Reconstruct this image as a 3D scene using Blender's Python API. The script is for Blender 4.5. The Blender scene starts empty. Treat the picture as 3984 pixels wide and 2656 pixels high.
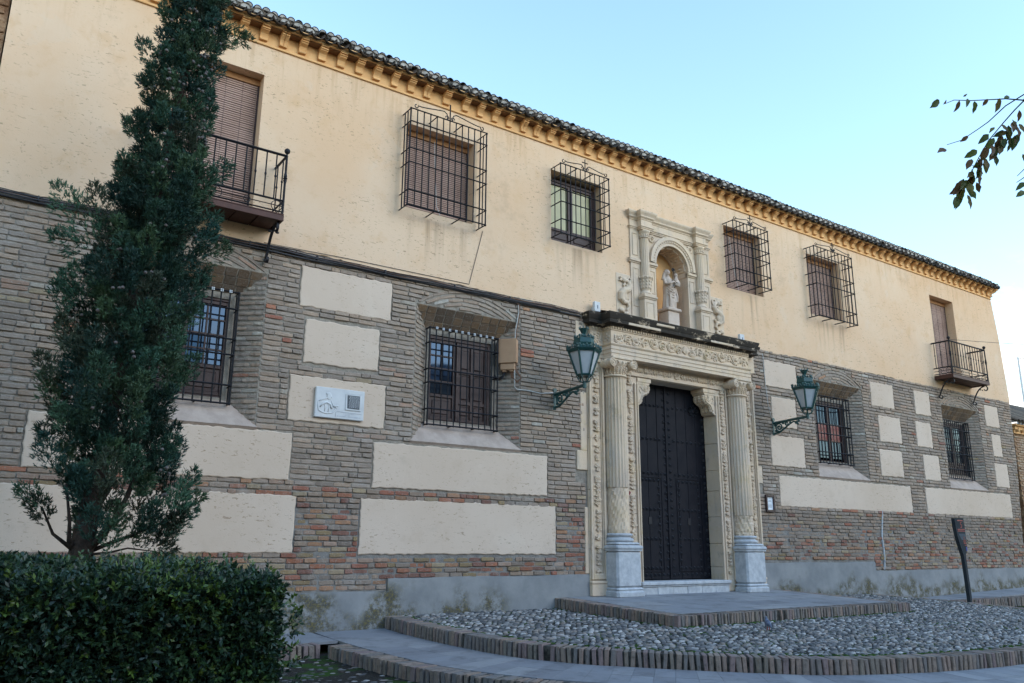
import bpy, math, random
import numpy as np
from mathutils import Matrix, Vector, Euler
R = random.Random(7)
NP = np.random.RandomState(11)
PI = math.pi
SC = bpy.context.scene
COL = SC.collection

# ---------------------------------------------------------------- camera
cam_d = bpy.data.cameras.new('camera')
cam = bpy.data.objects.new('camera', cam_d); COL.objects.link(cam)
SC.camera = cam
cam_d.sensor_width = 36.0
cam_d.lens = 28.62
cam_d.clip_start = 0.05
cam_d.clip_end = 2000.0
CAMP = Vector((0.0, -11.0, 1.55))
def cam_axes(pitch, yaw, roll):
    cy, sy, cp, sp = math.cos(yaw), math.sin(yaw), math.cos(pitch), math.sin(pitch)
    f = Vector((sy*cp, cy*cp, sp)); r = Vector((cy, -sy, 0)); u = r.cross(f)
    cr, sr = math.cos(roll), math.sin(roll)
    return cr*r+sr*u, -sr*r+cr*u, f
CR, CU, CF = cam_axes(math.radians(14.071), math.radians(34.746), math.radians(0.444))
cam.matrix_world = Matrix(((CR.x, CU.x, -CF.x, CAMP.x), (CR.y, CU.y, -CF.y, CAMP.y), (CR.z, CU.z, -CF.z, CAMP.z), (0, 0, 0, 1)))
def dist2cam(x, y, z): return math.sqrt((x-CAMP.x)**2+(y-CAMP.y)**2+(z-CAMP.z)**2)
def in_view(x, y, z):
    v = Vector((x, y, z))-CAMP; d = v.dot(CF)
    if d < .1: return False
    return abs(v.dot(CR)/d) < .66 and abs(v.dot(CU)/d) < .45

# ---------------------------------------------------------------- light
SUN_AZ, SUN_EL = math.radians(150), math.radians(20)     # azimuth clockwise from +Y
world = bpy.data.worlds.new('World'); SC.world = world; world.use_nodes = True
def build_world():
    nt = world.node_tree; nt.nodes.clear()
    def nd(t, **k):
        n = nt.nodes.new(t)
        for a, b in k.items(): setattr(n, a, b)
        return n
    out = nd('ShaderNodeOutputWorld'); bg = nd('ShaderNodeBackground'); sky = nd('ShaderNodeTexSky')
    sky.sky_type = 'NISHITA'; sky.sun_disc = False
    sky.sun_elevation = SUN_EL; sky.sun_rotation = SUN_AZ
    sky.altitude = 700; sky.air_density = 1.65; sky.dust_density = 0.0; sky.ozone_density = 3.0
    bg.inputs['Strength'].default_value = 0.15
    # thin broken clouds low over the horizon, all the way round
    tc = nd('ShaderNodeTexCoord'); sep = nd('ShaderNodeSeparateXYZ')
    nt.links.new(tc.outputs['Generated'], sep.inputs[0])
    mp = nd('ShaderNodeMapping'); mp.inputs['Scale'].default_value = (3.0, 3.0, 14.0); mp.inputs['Location'].default_value = (.35, .2, .1)
    nt.links.new(tc.outputs['Generated'], mp.inputs[0])
    ns = nd('ShaderNodeTexNoise'); ns.inputs['Scale'].default_value = 1.6; ns.inputs['Detail'].default_value = 9; ns.inputs['Roughness'].default_value = .66; ns.inputs['Distortion'].default_value = .5
    nt.links.new(mp.outputs[0], ns.inputs['Vector'])
    def mr(src, a, b, c, d):
        m = nd('ShaderNodeMapRange'); m.interpolation_type = 'SMOOTHSTEP'
        for i, v in enumerate((a, b, c, d)): m.inputs[i+1].default_value = v
        nt.links.new(src, m.inputs[0]); return m.outputs[0]
    cl = mr(ns.outputs[0], .47, .64, 0, .95)
    el = mr(sep.outputs['Z'], .20, .31, 1, 0)
    mu = nd('ShaderNodeMath', operation='MULTIPLY'); nt.links.new(cl, mu.inputs[0]); nt.links.new(el, mu.inputs[1])
    mx = nd('ShaderNodeMix', data_type='RGBA')
    nt.links.new(mu.outputs[0], mx.inputs[0]); nt.links.new(sky.outputs[0], mx.inputs[6])
    mx.inputs[7].default_value = CLOUD
    nt.links.new(mx.outputs[2], bg.inputs[0]); nt.links.new(bg.outputs[0], out.inputs[0])
CLOUD = (5.6, 5.4, 5.2, 1)
build_world()
sun_d = bpy.data.lights.new('sun', 'SUN'); sun = bpy.data.objects.new('sun', sun_d); COL.objects.link(sun)
sun_d.energy = 0.5; sun_d.angle = math.radians(40); sun_d.color = (1.0, .90, .80)
sd = Vector((math.sin(SUN_AZ)*math.cos(SUN_EL), math.cos(SUN_AZ)*math.cos(SUN_EL), math.sin(SUN_EL)))
sun.rotation_euler = (-sd).to_track_quat('-Z', 'Y').to_euler(); sun.location = (0, -30, 25)
VS = SC.view_settings
VS.view_transform = 'Standard'; VS.look = 'None'; VS.gamma = 1.0; VS.exposure = 1.68; VS.use_curve_mapping = False
SC.cycles.max_bounces = 6; SC.cycles.diffuse_bounces = 3; SC.cycles.transparent_max_bounces = 8

# ---------------------------------------------------------------- materials
class NT:
    def __init__(s, name):
        s.m = bpy.data.materials.new(name); s.m.use_nodes = True; s.t = s.m.node_tree
        s.b = s.t.nodes['Principled BSDF']
    def n(s, t, **k):
        x = s.t.nodes.new(t)
        for a, b in k.items(): setattr(x, a, b)
        return x
    def ln(s, o, i):
        if hasattr(o, 'links') or hasattr(o, 'is_linked'): s.t.links.new(o, i)
        else: i.default_value = o
    def pos(s): return s.n('ShaderNodeNewGeometry').outputs['Position']
    def sc(s, v, sx, sy, sz):
        m = s.n('ShaderNodeMapping'); m.inputs['Scale'].default_value = (sx, sy, sz); s.ln(v, m.inputs[0]); return m.outputs[0]
    def noise(s, v, scale, detail=5, rough=.6, dist=0):
        x = s.n('ShaderNodeTexNoise'); x.inputs['Scale'].default_value = scale; x.inputs['Detail'].default_value = detail
        x.inputs['Roughness'].default_value = rough; x.inputs['Distortion'].default_value = dist; s.ln(v, x.inputs['Vector']); return x.outputs[0]
    def vor(s, v, scale, feat='F1'):
        x = s.n('ShaderNodeTexVoronoi', feature=feat); x.inputs['Scale'].default_value = scale; s.ln(v, x.inputs['Vector']); return x.outputs[0]
    def mr(s, v, a, b, c=0., d=1.):
        m = s.n('ShaderNodeMapRange'); m.interpolation_type = 'SMOOTHSTEP'
        for i, q in enumerate((a, b, c, d)): m.inputs[i+1].default_value = q
        s.ln(v, m.inputs[0]); return m.outputs[0]
    def ma(s, op, a, b=0.):
        m = s.n('ShaderNodeMath', operation=op); s.ln(a, m.inputs[0]); s.ln(b, m.inputs[1]); return m.outputs[0]
    def mix(s, f, a, b, mode='MIX'):
        m = s.n('ShaderNodeMix', data_type='RGBA', blend_type=mode)
        s.ln(f, m.inputs[0]); s.ln(c4(a), m.inputs[6]); s.ln(c4(b), m.inputs[7]); return m.outputs[2]
    def attr(s, n='tint'): return s.n('ShaderNodeAttribute', attribute_name=n).outputs['Color']
    def sep(s, v):
        x = s.n('ShaderNodeSeparateXYZ'); s.ln(v, x.inputs[0]); return x.outputs
    def bump(s, h, st=.5, d=.02):
        x = s.n('ShaderNodeBump'); x.inputs['Strength'].default_value = st; x.inputs['Distance'].default_value = d
        s.ln(h, x.inputs['Height']); s.t.links.new(x.outputs[0], s.b.inputs['Normal'])
    def fin(s, col, rough=.85, spec=.25, metal=0.):
        s.ln(c4(col), s.b.inputs['Base Color']); s.ln(rough, s.b.inputs['Roughness'])
        s.b.inputs['Specular IOR Level'].default_value = spec; s.b.inputs['Metallic'].default_value = metal
        return s.m
def c4(c):
    if isinstance(c, (tuple, list)): return (c[0], c[1], c[2], 1.0)
    return c

def mat_simple(name, c1, c2, scale=6., rough=.7, spec=.3, bump=.25, bd=.01, metal=0., tint=False):
    s = NT(name); p = s.pos(); n = s.noise(p, scale, 7, .65)
    col = s.mix(s.mr(n, .3, .7), c1, c2)
    if tint: col = s.mix(.85, col, s.attr(), 'MULTIPLY')
    n2 = s.noise(p, scale*7, 4, .6)
    s.bump(s.ma('ADD', n, s.ma('MULTIPLY', n2, .5)), bump, bd)
    return s.fin(col, rough, spec, metal)

def mat_plaster(name, A, B, C, streaks=()):
    s = NT(name); p = s.pos()
    big = s.noise(p, .42, 6, .6); mid = s.noise(p, 2.3, 6, .65)
    col = s.mix(s.mr(big, .34, .66), A, B)
    col = s.mix(s.ma('MULTIPLY', s.mr(mid, .52, .72), .45), col, C)
    # trowel gouges: short, mostly level scratches
    g = s.noise(s.sc(p, 15, 15, 42), 1.0, 3, .55, .8)
    gm = s.mr(s.noise(p, .9, 4, .6), .34, .58)
    gg = s.ma('MULTIPLY', s.mr(g, .61, .68), gm)
    pit = s.ma('MULTIPLY', s.mr(s.noise(p, 34, 2, .5), .70, .76), s.mr(s.noise(p, 2.6, 2, .5), .5, .62))
    mark = s.ma('MAXIMUM', gg, pit)
    col = s.mix(s.ma('MULTIPLY', mark, .62), col, (.26, .17, .10))
    ck = s.ma('ABSOLUTE', s.ma('SUBTRACT', s.noise(p, 1.35, 5, .62, .4), .5))
    crack = s.ma('MULTIPLY', s.mr(ck, .0012, .0045, 1, 0), s.mr(s.noise(p, .8, 3, .5), .52, .60))
    mark = s.ma('MAXIMUM', mark, s.ma('MULTIPLY', crack, .8))
    blot = s.ma('MULTIPLY', s.mr(s.noise(p, .75, 7, .72), .56, .68), .42)
    col = s.mix(blot, col, s.mix(.5, C, (.33, .27, .22)))
    patch = s.ma('MULTIPLY', s.mr(s.noise(p, 1.1, 5, .6, .3), .60, .66), .16)
    col = s.mix(patch, col, (.66, .57, .47))
    if streaks:
        xyz = s.sep(p); tot = None
        ev = s.ma('MULTIPLY', s.mr(xyz[2], 7.6, 8.8), s.mr(s.noise(s.sc(p, 5, 5, .5), 1.0, 5, .7), .48, .68))
        col = s.mix(s.ma('MULTIPLY', ev, .38), col, (.40, .24, .11))
        for (x0, x1, z0, z1) in streaks:
            mx_ = s.ma('MULTIPLY', s.mr(xyz[0], x0, x0+.25), s.mr(xyz[0], x1-.25, x1, 1, 0))
            mz_ = s.ma('MULTIPLY', s.mr(xyz[2], z0, z0+.8), s.mr(xyz[2], z1-.04, z1, 1, 0))
            q = s.ma('MULTIPLY', mx_, mz_); tot = q if tot is None else s.ma('MAXIMUM', tot, q)
        st = s.mr(s.noise(s.sc(p, 9, 9, .35), 1.0, 4, .6), .44, .70)
        col = s.mix(s.ma('MULTIPLY', s.ma('MULTIPLY', st, tot), .55), col, (.30, .20, .13))
    fine = s.noise(p, 60, 3, .6)
    h = s.ma('SUBTRACT', s.ma('ADD', s.ma('MULTIPLY', mid, .8), s.ma('MULTIPLY', fine, .25)), s.ma('MULTIPLY', mark, .7))
    s.bump(h, .35, .012)
    return s.fin(col, .92, .15)

def mat_brick(name):
    s = NT(name); p = s.pos(); a = s.attr()
    n = s.noise(s.sc(p, 1, 1, 2.2), 14, 6, .7); n2 = s.noise(p, 45, 4, .6); lim = s.noise(p, 1.7, 5, .65)
    col = s.mix(s.mr(n, .25, .75), a, s.mix(.5, a, (.17, .14, .12)))
    col = s.mix(s.ma('MULTIPLY', s.mr(n2, .55, .7), .45), col, (.40, .37, .33))
    col = s.mix(s.ma('MULTIPLY', s.mr(lim, .52, .72), .40), col, (.38, .35, .32))
    s.bump(s.ma('ADD', n, s.ma('MULTIPLY', n2, .6)), .6, .012)
    return s.fin(col, .92, .15)

def mat_limestone(name, dark=0., yellow=.5):
    s = NT(name); p = s.pos()
    big = s.noise(p, 1.1, 7, .65); mid = s.noise(p, 5.5, 6, .65); fine = s.noise(p, 40, 4, .6)
    col = s.mix(s.mr(big, .32, .68), (.66, .51, .36), (.57, .462, .365))
    col = s.mix(s.ma('MULTIPLY', s.mr(mid, .5, .7), yellow), col, (.52, .38, .17))
    col = s.mix(s.ma('MULTIPLY', s.mr(s.noise(p, 3.1, 6, .7), .55, .72), .5), col, (.22, .20, .17))
    stn = s.mr(s.noise(s.sc(p, 7, 7, .8), 1.0, 5, .65), .52, .72)
    col = s.mix(s.ma('MULTIPLY', stn, .45), col, (.27, .26, .235))
    if dark > 0:
        d = s.mr(s.noise(s.sc(p, .8, 1, 1.6), 4.2, 7, .75), .62-dark*.5, .72-dark*.5)
        col = s.mix(s.ma('MULTIPLY', d, .96), col, (.022, .020, .018))
    pits = s.mr(s.noise(p, 26, 3, .6), .60, .72)
    s.bump(s.ma('SUBTRACT', s.ma('ADD', mid, s.ma('MULTIPLY', fine, .4)), s.ma('MULTIPLY', pits, .6)), .55, .014)
    return s.fin(col, .9, .15)

def mat_mortar():
    s = NT('lime_mortar'); p = s.pos(); xyz = s.sep(p)
    n = s.noise(p, 9, 7, .65); n2 = s.noise(p, 60, 4, .6)
    lime = s.mix(s.mr(n, .3, .7), (.20, .175, .145), (.34, .30, .25)); cem = s.mix(s.mr(n, .3, .7), (.16, .15, .14), (.27, .255, .235))
    z = s.ma('ADD', xyz[2], s.ma('MULTIPLY', s.noise(p, 1.3, 5, .7), 1.0))
    col = s.mix(s.mr(z, 2.55, 2.95, 1, 0), lime, cem)
    s.bump(s.ma('ADD', n, s.ma('MULTIPLY', n2, .5)), .9, .02)
    return s.fin(col, .95, .1)

def mat_plinth():
    s = NT('cement_render_mossy'); p = s.pos(); xyz = s.sep(p)
    n = s.noise(p, 1.6, 7, .65); n2 = s.noise(p, 18, 5, .65)
    col = s.mix(s.mr(n, .3, .7), (.20, .208, .215), (.285, .29, .29))
    edge = s.ma('ADD', xyz[2], s.ma('MULTIPLY', s.ma('SUBTRACT', s.noise(s.sc(p, 1.4, 1.4, 1.4), 1.1, 3, .5), .5), -1.6))
    low = s.mr(edge, .58, .92, 1, 0)
    gap = s.ma('MAXIMUM', s.mr(xyz[0], 7.3, 7.75, 1, 0), s.mr(xyz[0], 13.6, 14.1))
    m = s.ma('MULTIPLY', s.ma('MULTIPLY', low, gap), s.mr(s.noise(p, 5, 9, .78), .40, .56))
    moss = s.mix(s.mr(s.noise(p, 30, 5, .7), .42, .64), (.055, .055, .048), (.15, .118, .03))
    col = s.mix(s.ma('MULTIPLY', m, .9), col, moss)
    dk = s.ma('MULTIPLY', s.mr(s.noise(s.sc(p, 1, 1, .6), 5, 6, .7), .60, .74), .5)
    col = s.mix(dk, col, (.15, .15, .15))
    s.bump(s.ma('ADD', n, s.ma('MULTIPLY', n2, .5)), .5, .012)
    return s.fin(col, .9, .2)

def mat_cobble_bed():
    s = NT('mossy_cobble_bed'); p = s.pos()
    n = s.noise(p, 2.2, 5, .6); n2 = s.noise(p, 40, 4, .7)
    col = s.mix(s.mr(n2, .35, .65), (.020, .019, .017), (.05, .047, .042))
    col = s.mix(s.ma('MULTIPLY', s.mr(n, .47, .60), .9), col, (.030, .075, .012))
    s.bump(n2, .8, .02)
    return s.fin(col, .95, .1)

def mat_tinted(name, rough=.8, spec=.25, s1=8., amt=.5, dirt=(.12, .11, .1), bump=.5, bd=.01):
    s = NT(name); p = s.pos(); a = s.attr()
    n = s.noise(p, s1, 6, .7); n2 = s.noise(p, s1*6, 4, .6)
    col = s.mix(s.ma('MULTIPLY', s.mr(n, .45, .72), amt), a, dirt)
    col = s.mix(s.ma('MULTIPLY', s.mr(n2, .55, .75), amt*.5), col, s.mix(.5, a, (.5, .5, .5)))
    s.bump(s.ma('ADD', n, s.ma('MULTIPLY', n2, .5)), bump, bd)
    return s.fin(col, rough, spec)

def mat_leaf(name, rough=.45, spec=.35, trans=.15):
    s = NT(name); a = s.attr(); p = s.pos()
    col = s.mix(s.ma('MULTIPLY', s.mr(s.noise(p, 3.0, 4, .6), .4, .65), .5), a, s.mix(.6, a, (.02, .035, .02)))
    s.fin(col, rough, spec)
    tr = s.n('ShaderNodeBsdfTranslucent'); s.ln(col, tr.inputs[0])
    mx = s.n('ShaderNodeMixShader'); mx.inputs[0].default_value = trans
    o = [n for n in s.t.nodes if n.type == 'OUTPUT_MATERIAL'][0]
    s.t.links.new(s.b.outputs[0], mx.inputs[1]); s.t.links.new(tr.outputs[0], mx.inputs[2]); s.t.links.new(mx.outputs[0], o.inputs[0])
    return s.m

def mat_glass(name, base, ior=1.9, rough=.03):
    s = NT(name); p = s.pos()
    s.bump(s.noise(p, 3.0, 2, .5), .03, .02)
    s.b.inputs['IOR'].default_value = ior
    s.fin(base, rough, .5); s.b.inputs['Specular Tint'].default_value = (.38, .62, 1.0, 1.0); return s.m  # blue of the reflected sky put into the specular tint

MAT = dict(
    plaster=mat_plaster('ochre_plaster', (.675, .455, .285), (.71, .52, .36), (.59, .365, .19),
        ((5.5, 6.9, 5.75, 6.72), (8.5, 9.8, 5.95, 6.9), (13.1, 14.5, 5.75, 6.9), (16.0, 17.6, 5.75, 6.75), (1.6, 3.4, 5.7, 5.95))),
    panel=mat_plaster('pale_panel_plaster', (.575, .452, .35), (.62, .50, .40), (.50, .38, .28)),
    mortar=mat_mortar(),
    redpane=mat_simple('red_reflection_pane', (.20, .03, .03), (.27, .05, .045), 3, .3, .4, .1, .004),  # red reflection painted as the colour of the pane
    brick=mat_brick('old_brick'),
    sill=mat_simple('worn_sill_plaster', (.34, .27, .225), (.46, .37, .31), 4, .9, .15, .5, .01),
    stone=mat_limestone('carved_limestone', 0, .36),
    shrine=mat_limestone('pale_limestone', 0, .22),
    crust=mat_limestone('black_crusted_limestone', .52, .3),
    plinth=mat_plinth(),
    marble=mat_simple('grey_marble', (.34, .36, .39), (.50, .52, .54), 8, .7, .3, .6, .012),
    cornice=mat_simple('orange_painted_plaster', (.69, .385, .165), (.75, .455, .215), 5, .85, .2, .4, .01),
    soffit=mat_simple('brown_soffit_board', (.16, .085, .045), (.22, .12, .06), 7, .8, .2, .3, .01),
    tile=mat_tinted('roof_tile_clay', .85, .2, 9, .6, (.03, .026, .022)),
    cap=mat_simple('pale_tile_mortar', (.22, .205, .185), (.46, .43, .39), 9, .9, .2, .5, .01),
    iron=mat_simple('black_iron', (.010, .011, .015), (.018, .018, .022), 12, .55, .25, .3, .004),
    green_iron=mat_simple('green_painted_iron', (.008, .045, .045), (.018, .075, .07), 10, .45, .5, .3, .004),
    lampglass=mat_simple('frosted_lamp_glass', (.36, .39, .42), (.44, .47, .50), 3, .25, .5, .05, .002),
    wood=mat_simple('dark_brown_wood', (.035, .018, .017), (.06, .03, .026), 5, .5, .4, .3, .006),
    door=mat_simple('dark_door_wood', (.007, .0078, .012), (.015, .014, .018), 4, .65, .12, .4, .006),
    slat=mat_simple('brown_blind_slat', (.36, .225, .17), (.44, .29, .23), 3, .6, .3, .2, .004),
    blindbox=mat_simple('orange_wood_board', (.33, .16, .07), (.42, .21, .09), 6, .7, .3, .2, .004),
    dark=mat_simple('sky_block_dark', (.008, .008, .009), (.015, .014, .014), 3, .9, .1, .1, .004),
    glass=mat_glass('window_glass', (.012, .016, .024), 1.55),
    curtain=mat_simple('yellow_green_pane', (.36, .34, .17), (.42, .40, .21), 2, .35, .5, .1, .004),
    balcony=mat_simple('rust_red_balcony', (.055, .022, .016), (.085, .032, .022), 6, .6, .35, .3, .006),
    pave=mat_tinted('grey_paving_slab', .72, .3, 3.0, .62, (.095, .095, .10), .45, .006),
    bed=mat_cobble_bed(),
    cobble=mat_tinted('river_cobble', .6, .35, 22, .35, (.10, .10, .10), .4, .006),
    kerb=mat_tinted('kerb_brick_clay', .9, .2, 16, .6, (.07, .055, .045), .8, .012),
    joint=mat_simple('dark_earth_joint', (.022, .021, .018), (.11, .105, .095), 12, .95, .1, .8, .02),
    moss=mat_simple('moss', (.02, .05, .01), (.05, .10, .018), 20, .95, .1, .8, .02),
    white=mat_simple('white_marble_plaque', (.50, .51, .52), (.60, .61, .61), 4, .6, .3, .2, .004),
    paper=mat_simple('white_paper', (.70, .74, .78), (.76, .79, .82), 3, .6, .3, .05, .002),
    ink=mat_simple('grey_ink', (.10, .13, .17), (.14, .17, .21), 3, .7, .2, .05, .002),
    slate=mat_simple('dark_slate', (.035, .05, .065), (.05, .065, .08), 6, .5, .4, .2, .004),
    box=mat_simple('tan_plastic_box', (.40, .235, .135), (.46, .28, .165), 4, .6, .35, .15, .004),
    cable=mat_simple('dark_cable', (.02, .02, .024), (.04, .04, .046), 6, .6, .4, .1, .003),
    cable_brown=mat_simple('brown_cable', (.14, .07, .04), (.19, .10, .06), 6, .6, .3, .1, .003),
    conduit=mat_simple('pale_conduit', (.42, .40, .37), (.50, .48, .45), 6, .6, .3, .1, .003),
    sign=mat_simple('dark_grey_sign', (.026, .033, .040), (.038, .045, .052), 4, .7, .06, .15, .004),
    red=mat_simple('dull_red_paint', (.22, .02, .025), (.28, .03, .035), 4, .5, .3, .05, .002),
    blue=mat_simple('blue_paint', (.02, .03, .25), (.03, .05, .30), 4, .5, .3, .05, .002),
    statue=mat_simple('pinkish_statue_stone', (.46, .36, .29), (.55, .45, .37), 7, .8, .25, .4, .008),
    bark=mat_simple('dark_bark', (.035, .028, .024), (.075, .058, .048), 14, .95, .1, .9, .03),
    cypress=mat_leaf('cypress_foliage', .6, .25, .08),
    hedge=mat_leaf('hedge_leaf', .38, .4, .12),
    oak=mat_leaf('autumn_leaf', .5, .3, .35),
    cone=mat_simple('cypress_cone', (.085, .075, .07), (.16, .145, .14), 18, .85, .2, .5, .008),
    rough=mat_simple('rough_brown_masonry', (.19, .10, .055), (.42, .27, .16), 4, .95, .1, 1.0, .05),
    bird=mat_simple('pigeon_grey', (.05, .065, .10), (.14, .17, .24), 22, .6, .35, .2, .004),
    twigmass=mat_simple('dark_hedge_inside', (.010, .011, .007), (.016, .017, .01), 9, .95, .05, .9, .03),
    soil=mat_simple('garden_soil', (.03, .022, .015), (.06, .045, .03), 8, .95, .1, .9, .03),
    galv=mat_simple('galvanised_white_steel', (.55, .57, .60), (.62, .64, .66), 5, .5, .4, .1, .003),
    green_sheet=mat_simple('green_sheet', (.03, .17, .10), (.05, .21, .13), 5, .6, .3, .1, .003),
)
# ---------------------------------------------------------------- mesh helpers
class MB:
    def __init__(s): s.v = []; s.f = []; s.c = []
    def add(s, vs, fs, col=None):
        o = len(s.v); s.v.extend([tuple(v) for v in vs]); s.f.extend([tuple(i+o for i in f) for f in fs])
        s.c.extend([col or (.5, .5, .5)]*len(vs)); return s
    def box(s, x0, x1, y0, y1, z0, z1, col=None):
        vs = [(x, y, z) for z in (z0, z1) for y in (y0, y1) for x in (x0, x1)]
        return s.add(vs, [(0, 2, 3, 1), (4, 5, 7, 6), (0, 1, 5, 4), (2, 6, 7, 3), (0, 4, 6, 2), (1, 3, 7, 5)], col)
    def cbox(s, x0, x1, y0, y1, z0, z1, b=.01, col=None, jit=0):
        # box with chamfered vertical+front edges
        def q(v): return v+R.uniform(-jit, jit) if jit else v
        ring = lambda i, z: [(q(x0+i+b), q(y0+i), z), (q(x1-i-b), q(y0+i), z), (q(x1-i), q(y0+i+b), z), (q(x1-i), q(y1-i-b), z), (q(x1-i-b), q(y1-i), z), (q(x0+i+b), q(y1-i), z), (q(x0+i), q(y1-i-b), z), (q(x0+i), q(y0+i+b), z)]
        vs = ring(b, z0)+ring(0, z0+b)+ring(0, z1-b)+ring(b, z1); fs = []
        for k in range(3):
            for i in range(8): fs.append((k*8+i, k*8+(i+1) % 8, k*8+8+(i+1) % 8, k*8+8+i))
        fs.append(tuple(range(7, -1, -1))); fs.append(tuple(range(24, 32)))
        return s.add(vs, fs, col)
    def quad(s, a, b, c, d, col=None): return s.add([a, b, c, d], [(0, 1, 2, 3)], col)
    def prism(s, poly, d0, d1, axis='y', col=None):
        # poly: list of 2D points; axis: extrusion axis. (x,z) for y, (y,z) for x, (x,y) for z
        def P(p, d):
            return {'y': (p[0], d, p[1]), 'x': (d, p[0], p[1]), 'z': (p[0], p[1], d)}[axis]
        n = len(poly); vs = [P(p, d0) for p in poly]+[P(p, d1) for p in poly]
        fs = [tuple(range(n)), tuple(range(2*n-1, n-1, -1))]+[(i, i+n, (i+1) % n+n, (i+1) % n) for i in range(n)]
        return s.add(vs, fs, col)
    def tube(s, pts, r, n=6, col=None, r1=None, caps=True):
        pts = [Vector(p) for p in pts]; m = len(pts)
        if m < 2: return s
        up = Vector((0, 0, 1)); t0 = (pts[1]-pts[0]).normalized()
        if abs(t0.dot(up)) > .95: up = Vector((0, 1, 0))
        nrm = (up-t0*up.dot(t0)).normalized(); vs = []; fs = []
        for i in range(m):
            t = (pts[min(i+1, m-1)]-pts[max(i-1, 0)])
            t = t.normalized() if t.length > 1e-9 else t0
            nrm = nrm-t*nrm.dot(t)
            nrm = nrm.normalized() if nrm.length > 1e-6 else t.orthogonal().normalized()
            b = t.cross(nrm); rr = r if r1 is None else r+(r1-r)*i/(m-1)
            if callable(r): rr = r(i/(m-1))
            for k in range(n):
                a = 2*PI*k/n; vs.append(pts[i]+(nrm*math.cos(a)+b*math.sin(a))*rr)
        for i in range(m-1):
            for k in range(n): fs.append((i*n+k, i*n+(k+1) % n, (i+1)*n+(k+1) % n, (i+1)*n+k))
        if caps: fs.append(tuple(range(n-1, -1, -1))); fs.append(tuple(range((m-1)*n, m*n)))
        return s.add(vs, fs, col)
    def bar(s, a, b, w, col=None):
        return s.tube([a, b], w*.7071, 4, col)
    def lathe(s, prof, cx, cy, n=24, a0=0, a1=2*PI, col=None, fr=None):
        # prof: (r, z)
        full = abs(a1-a0-2*PI) < 1e-6; m = n if full else n+1; vs = []; fs = []
        for (r, z) in prof:
            for k in range(m):
                a = a0+(a1-a0)*k/n; rr = fr(a, r, z) if fr else r
                vs.append((cx+rr*math.cos(a), cy+rr*math.sin(a), z))
        for i in range(len(prof)-1):
            for k in range(n):
                k2 = (k+1) % m if full else k+1
                fs.append((i*m+k, i*m+k2, (i+1)*m+k2, (i+1)*m+k))
        fs.append(tuple(range(m-1, -1, -1))); fs.append(tuple((len(prof)-1)*m+i for i in range(m)))
        return s.add(vs, fs, col)
    def ball(s, c, r, nu=8, nv=6, sx=1, sy=1, sz=1, col=None, jit=0, rot=None):
        vs = []; fs = []
        for i in range(nv+1):
            ph = -PI/2+PI*i/nv
            for k in range(nu):
                a = 2*PI*k/nu; j = 1+R.uniform(-jit, jit) if jit else 1
                v = Vector((r*sx*math.cos(ph)*math.cos(a)*j, r*sy*math.cos(ph)*math.sin(a)*j, r*sz*math.sin(ph)*j))
                if rot: v = rot @ v
                vs.append((c[0]+v.x, c[1]+v.y, c[2]+v.z))
        for i in range(nv):
            for k in range(nu): fs.append((i*nu+k, i*nu+(k+1) % nu, (i+1)*nu+(k+1) % nu, (i+1)*nu+k))
        return s.add(vs, fs, col)
    def mould(s, path, prof, close=True):
        # path: plan polyline, outward = right-hand side; prof: (p, z) list
        P = [Vector((a[0], a[1])) for a in path]; n = len(P); off = []
        for i in range(n):
            d1 = (P[i]-P[i-1]).normalized() if i > 0 else None; d2 = (P[i+1]-P[i]).normalized() if i < n-1 else None
            n1 = Vector((d1.y, -d1.x)) if d1 else None; n2 = Vector((d2.y, -d2.x)) if d2 else None
            if n1 is None: off.append(n2)
            elif n2 is None: off.append(n1)
            else: off.append((n1+n2)/(1+n1.dot(n2)))
        vs = []; m = len(prof)
        for i in range(n):
            for (p, z) in prof: vs.append((P[i].x+off[i].x*p, P[i].y+off[i].y*p, z))
        fs = [(i*m+j, (i+1)*m+j, (i+1)*m+j+1, i*m+j+1) for i in range(n-1) for j in range(m-1)]
        if close: fs.append(tuple(range(m))); fs.append(tuple(range(n*m-1, (n-1)*m-1, -1)))
        return s.add(vs, fs)
    def mesh(s, name, mat, smooth=False):
        me = bpy.data.meshes.new(name); me.from_pydata(s.v, [], s.f)
        if mat: me.materials.append(mat)
        at = me.attributes.new('tint', 'FLOAT_COLOR', 'POINT')
        c = np.ones((len(s.v), 4), np.float32); c[:, :3] = np.array(s.c, np.float32).reshape(-1, 3); at.data.foreach_set('color', c.ravel())
        if smooth: me.polygons.foreach_set('use_smooth', [True]*len(me.polygons))
        me.update(); return me
    def build(s, name, mat, parent=None, smooth=False, label=None):
        m = MAT[mat] if isinstance(mat, str) else mat
        o = bpy.data.objects.new(name, s.mesh(name, m, smooth)); COL.objects.link(o)
        if parent: adopt(o, parent)
        if label: o['label'] = label
        return o
WORLD = {}
def wmat(o):
    b = Matrix.LocRotScale(o.location, o.rotation_euler, o.scale)
    return wmat(o.parent) @ o.matrix_parent_inverse @ b if o.parent else b
def adopt(o, p):
    o.parent = p; o.matrix_parent_inverse = wmat(p).inverted()
def inst(name, me, parent=None, loc=(0, 0, 0), rot=(0, 0, 0), scale=(1, 1, 1)):
    o = bpy.data.objects.new(name, me); COL.objects.link(o)
    o.location = loc; o.rotation_euler = rot; o.scale = scale
    if parent: adopt(o, parent)
    return o
def thing(name, label, cat, loc=(0, 0, 0), group=None):
    o = bpy.data.objects.new(name, None); COL.objects.link(o); o.location = loc; o.empty_display_size = .2
    return tag(o, label, cat, group)
def tag(o, label, cat, group=None):
    o['label'] = label; o['category'] = cat
    if group: o['group'] = group
    return o
def kind(o, k): o['kind'] = k; return o
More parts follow.
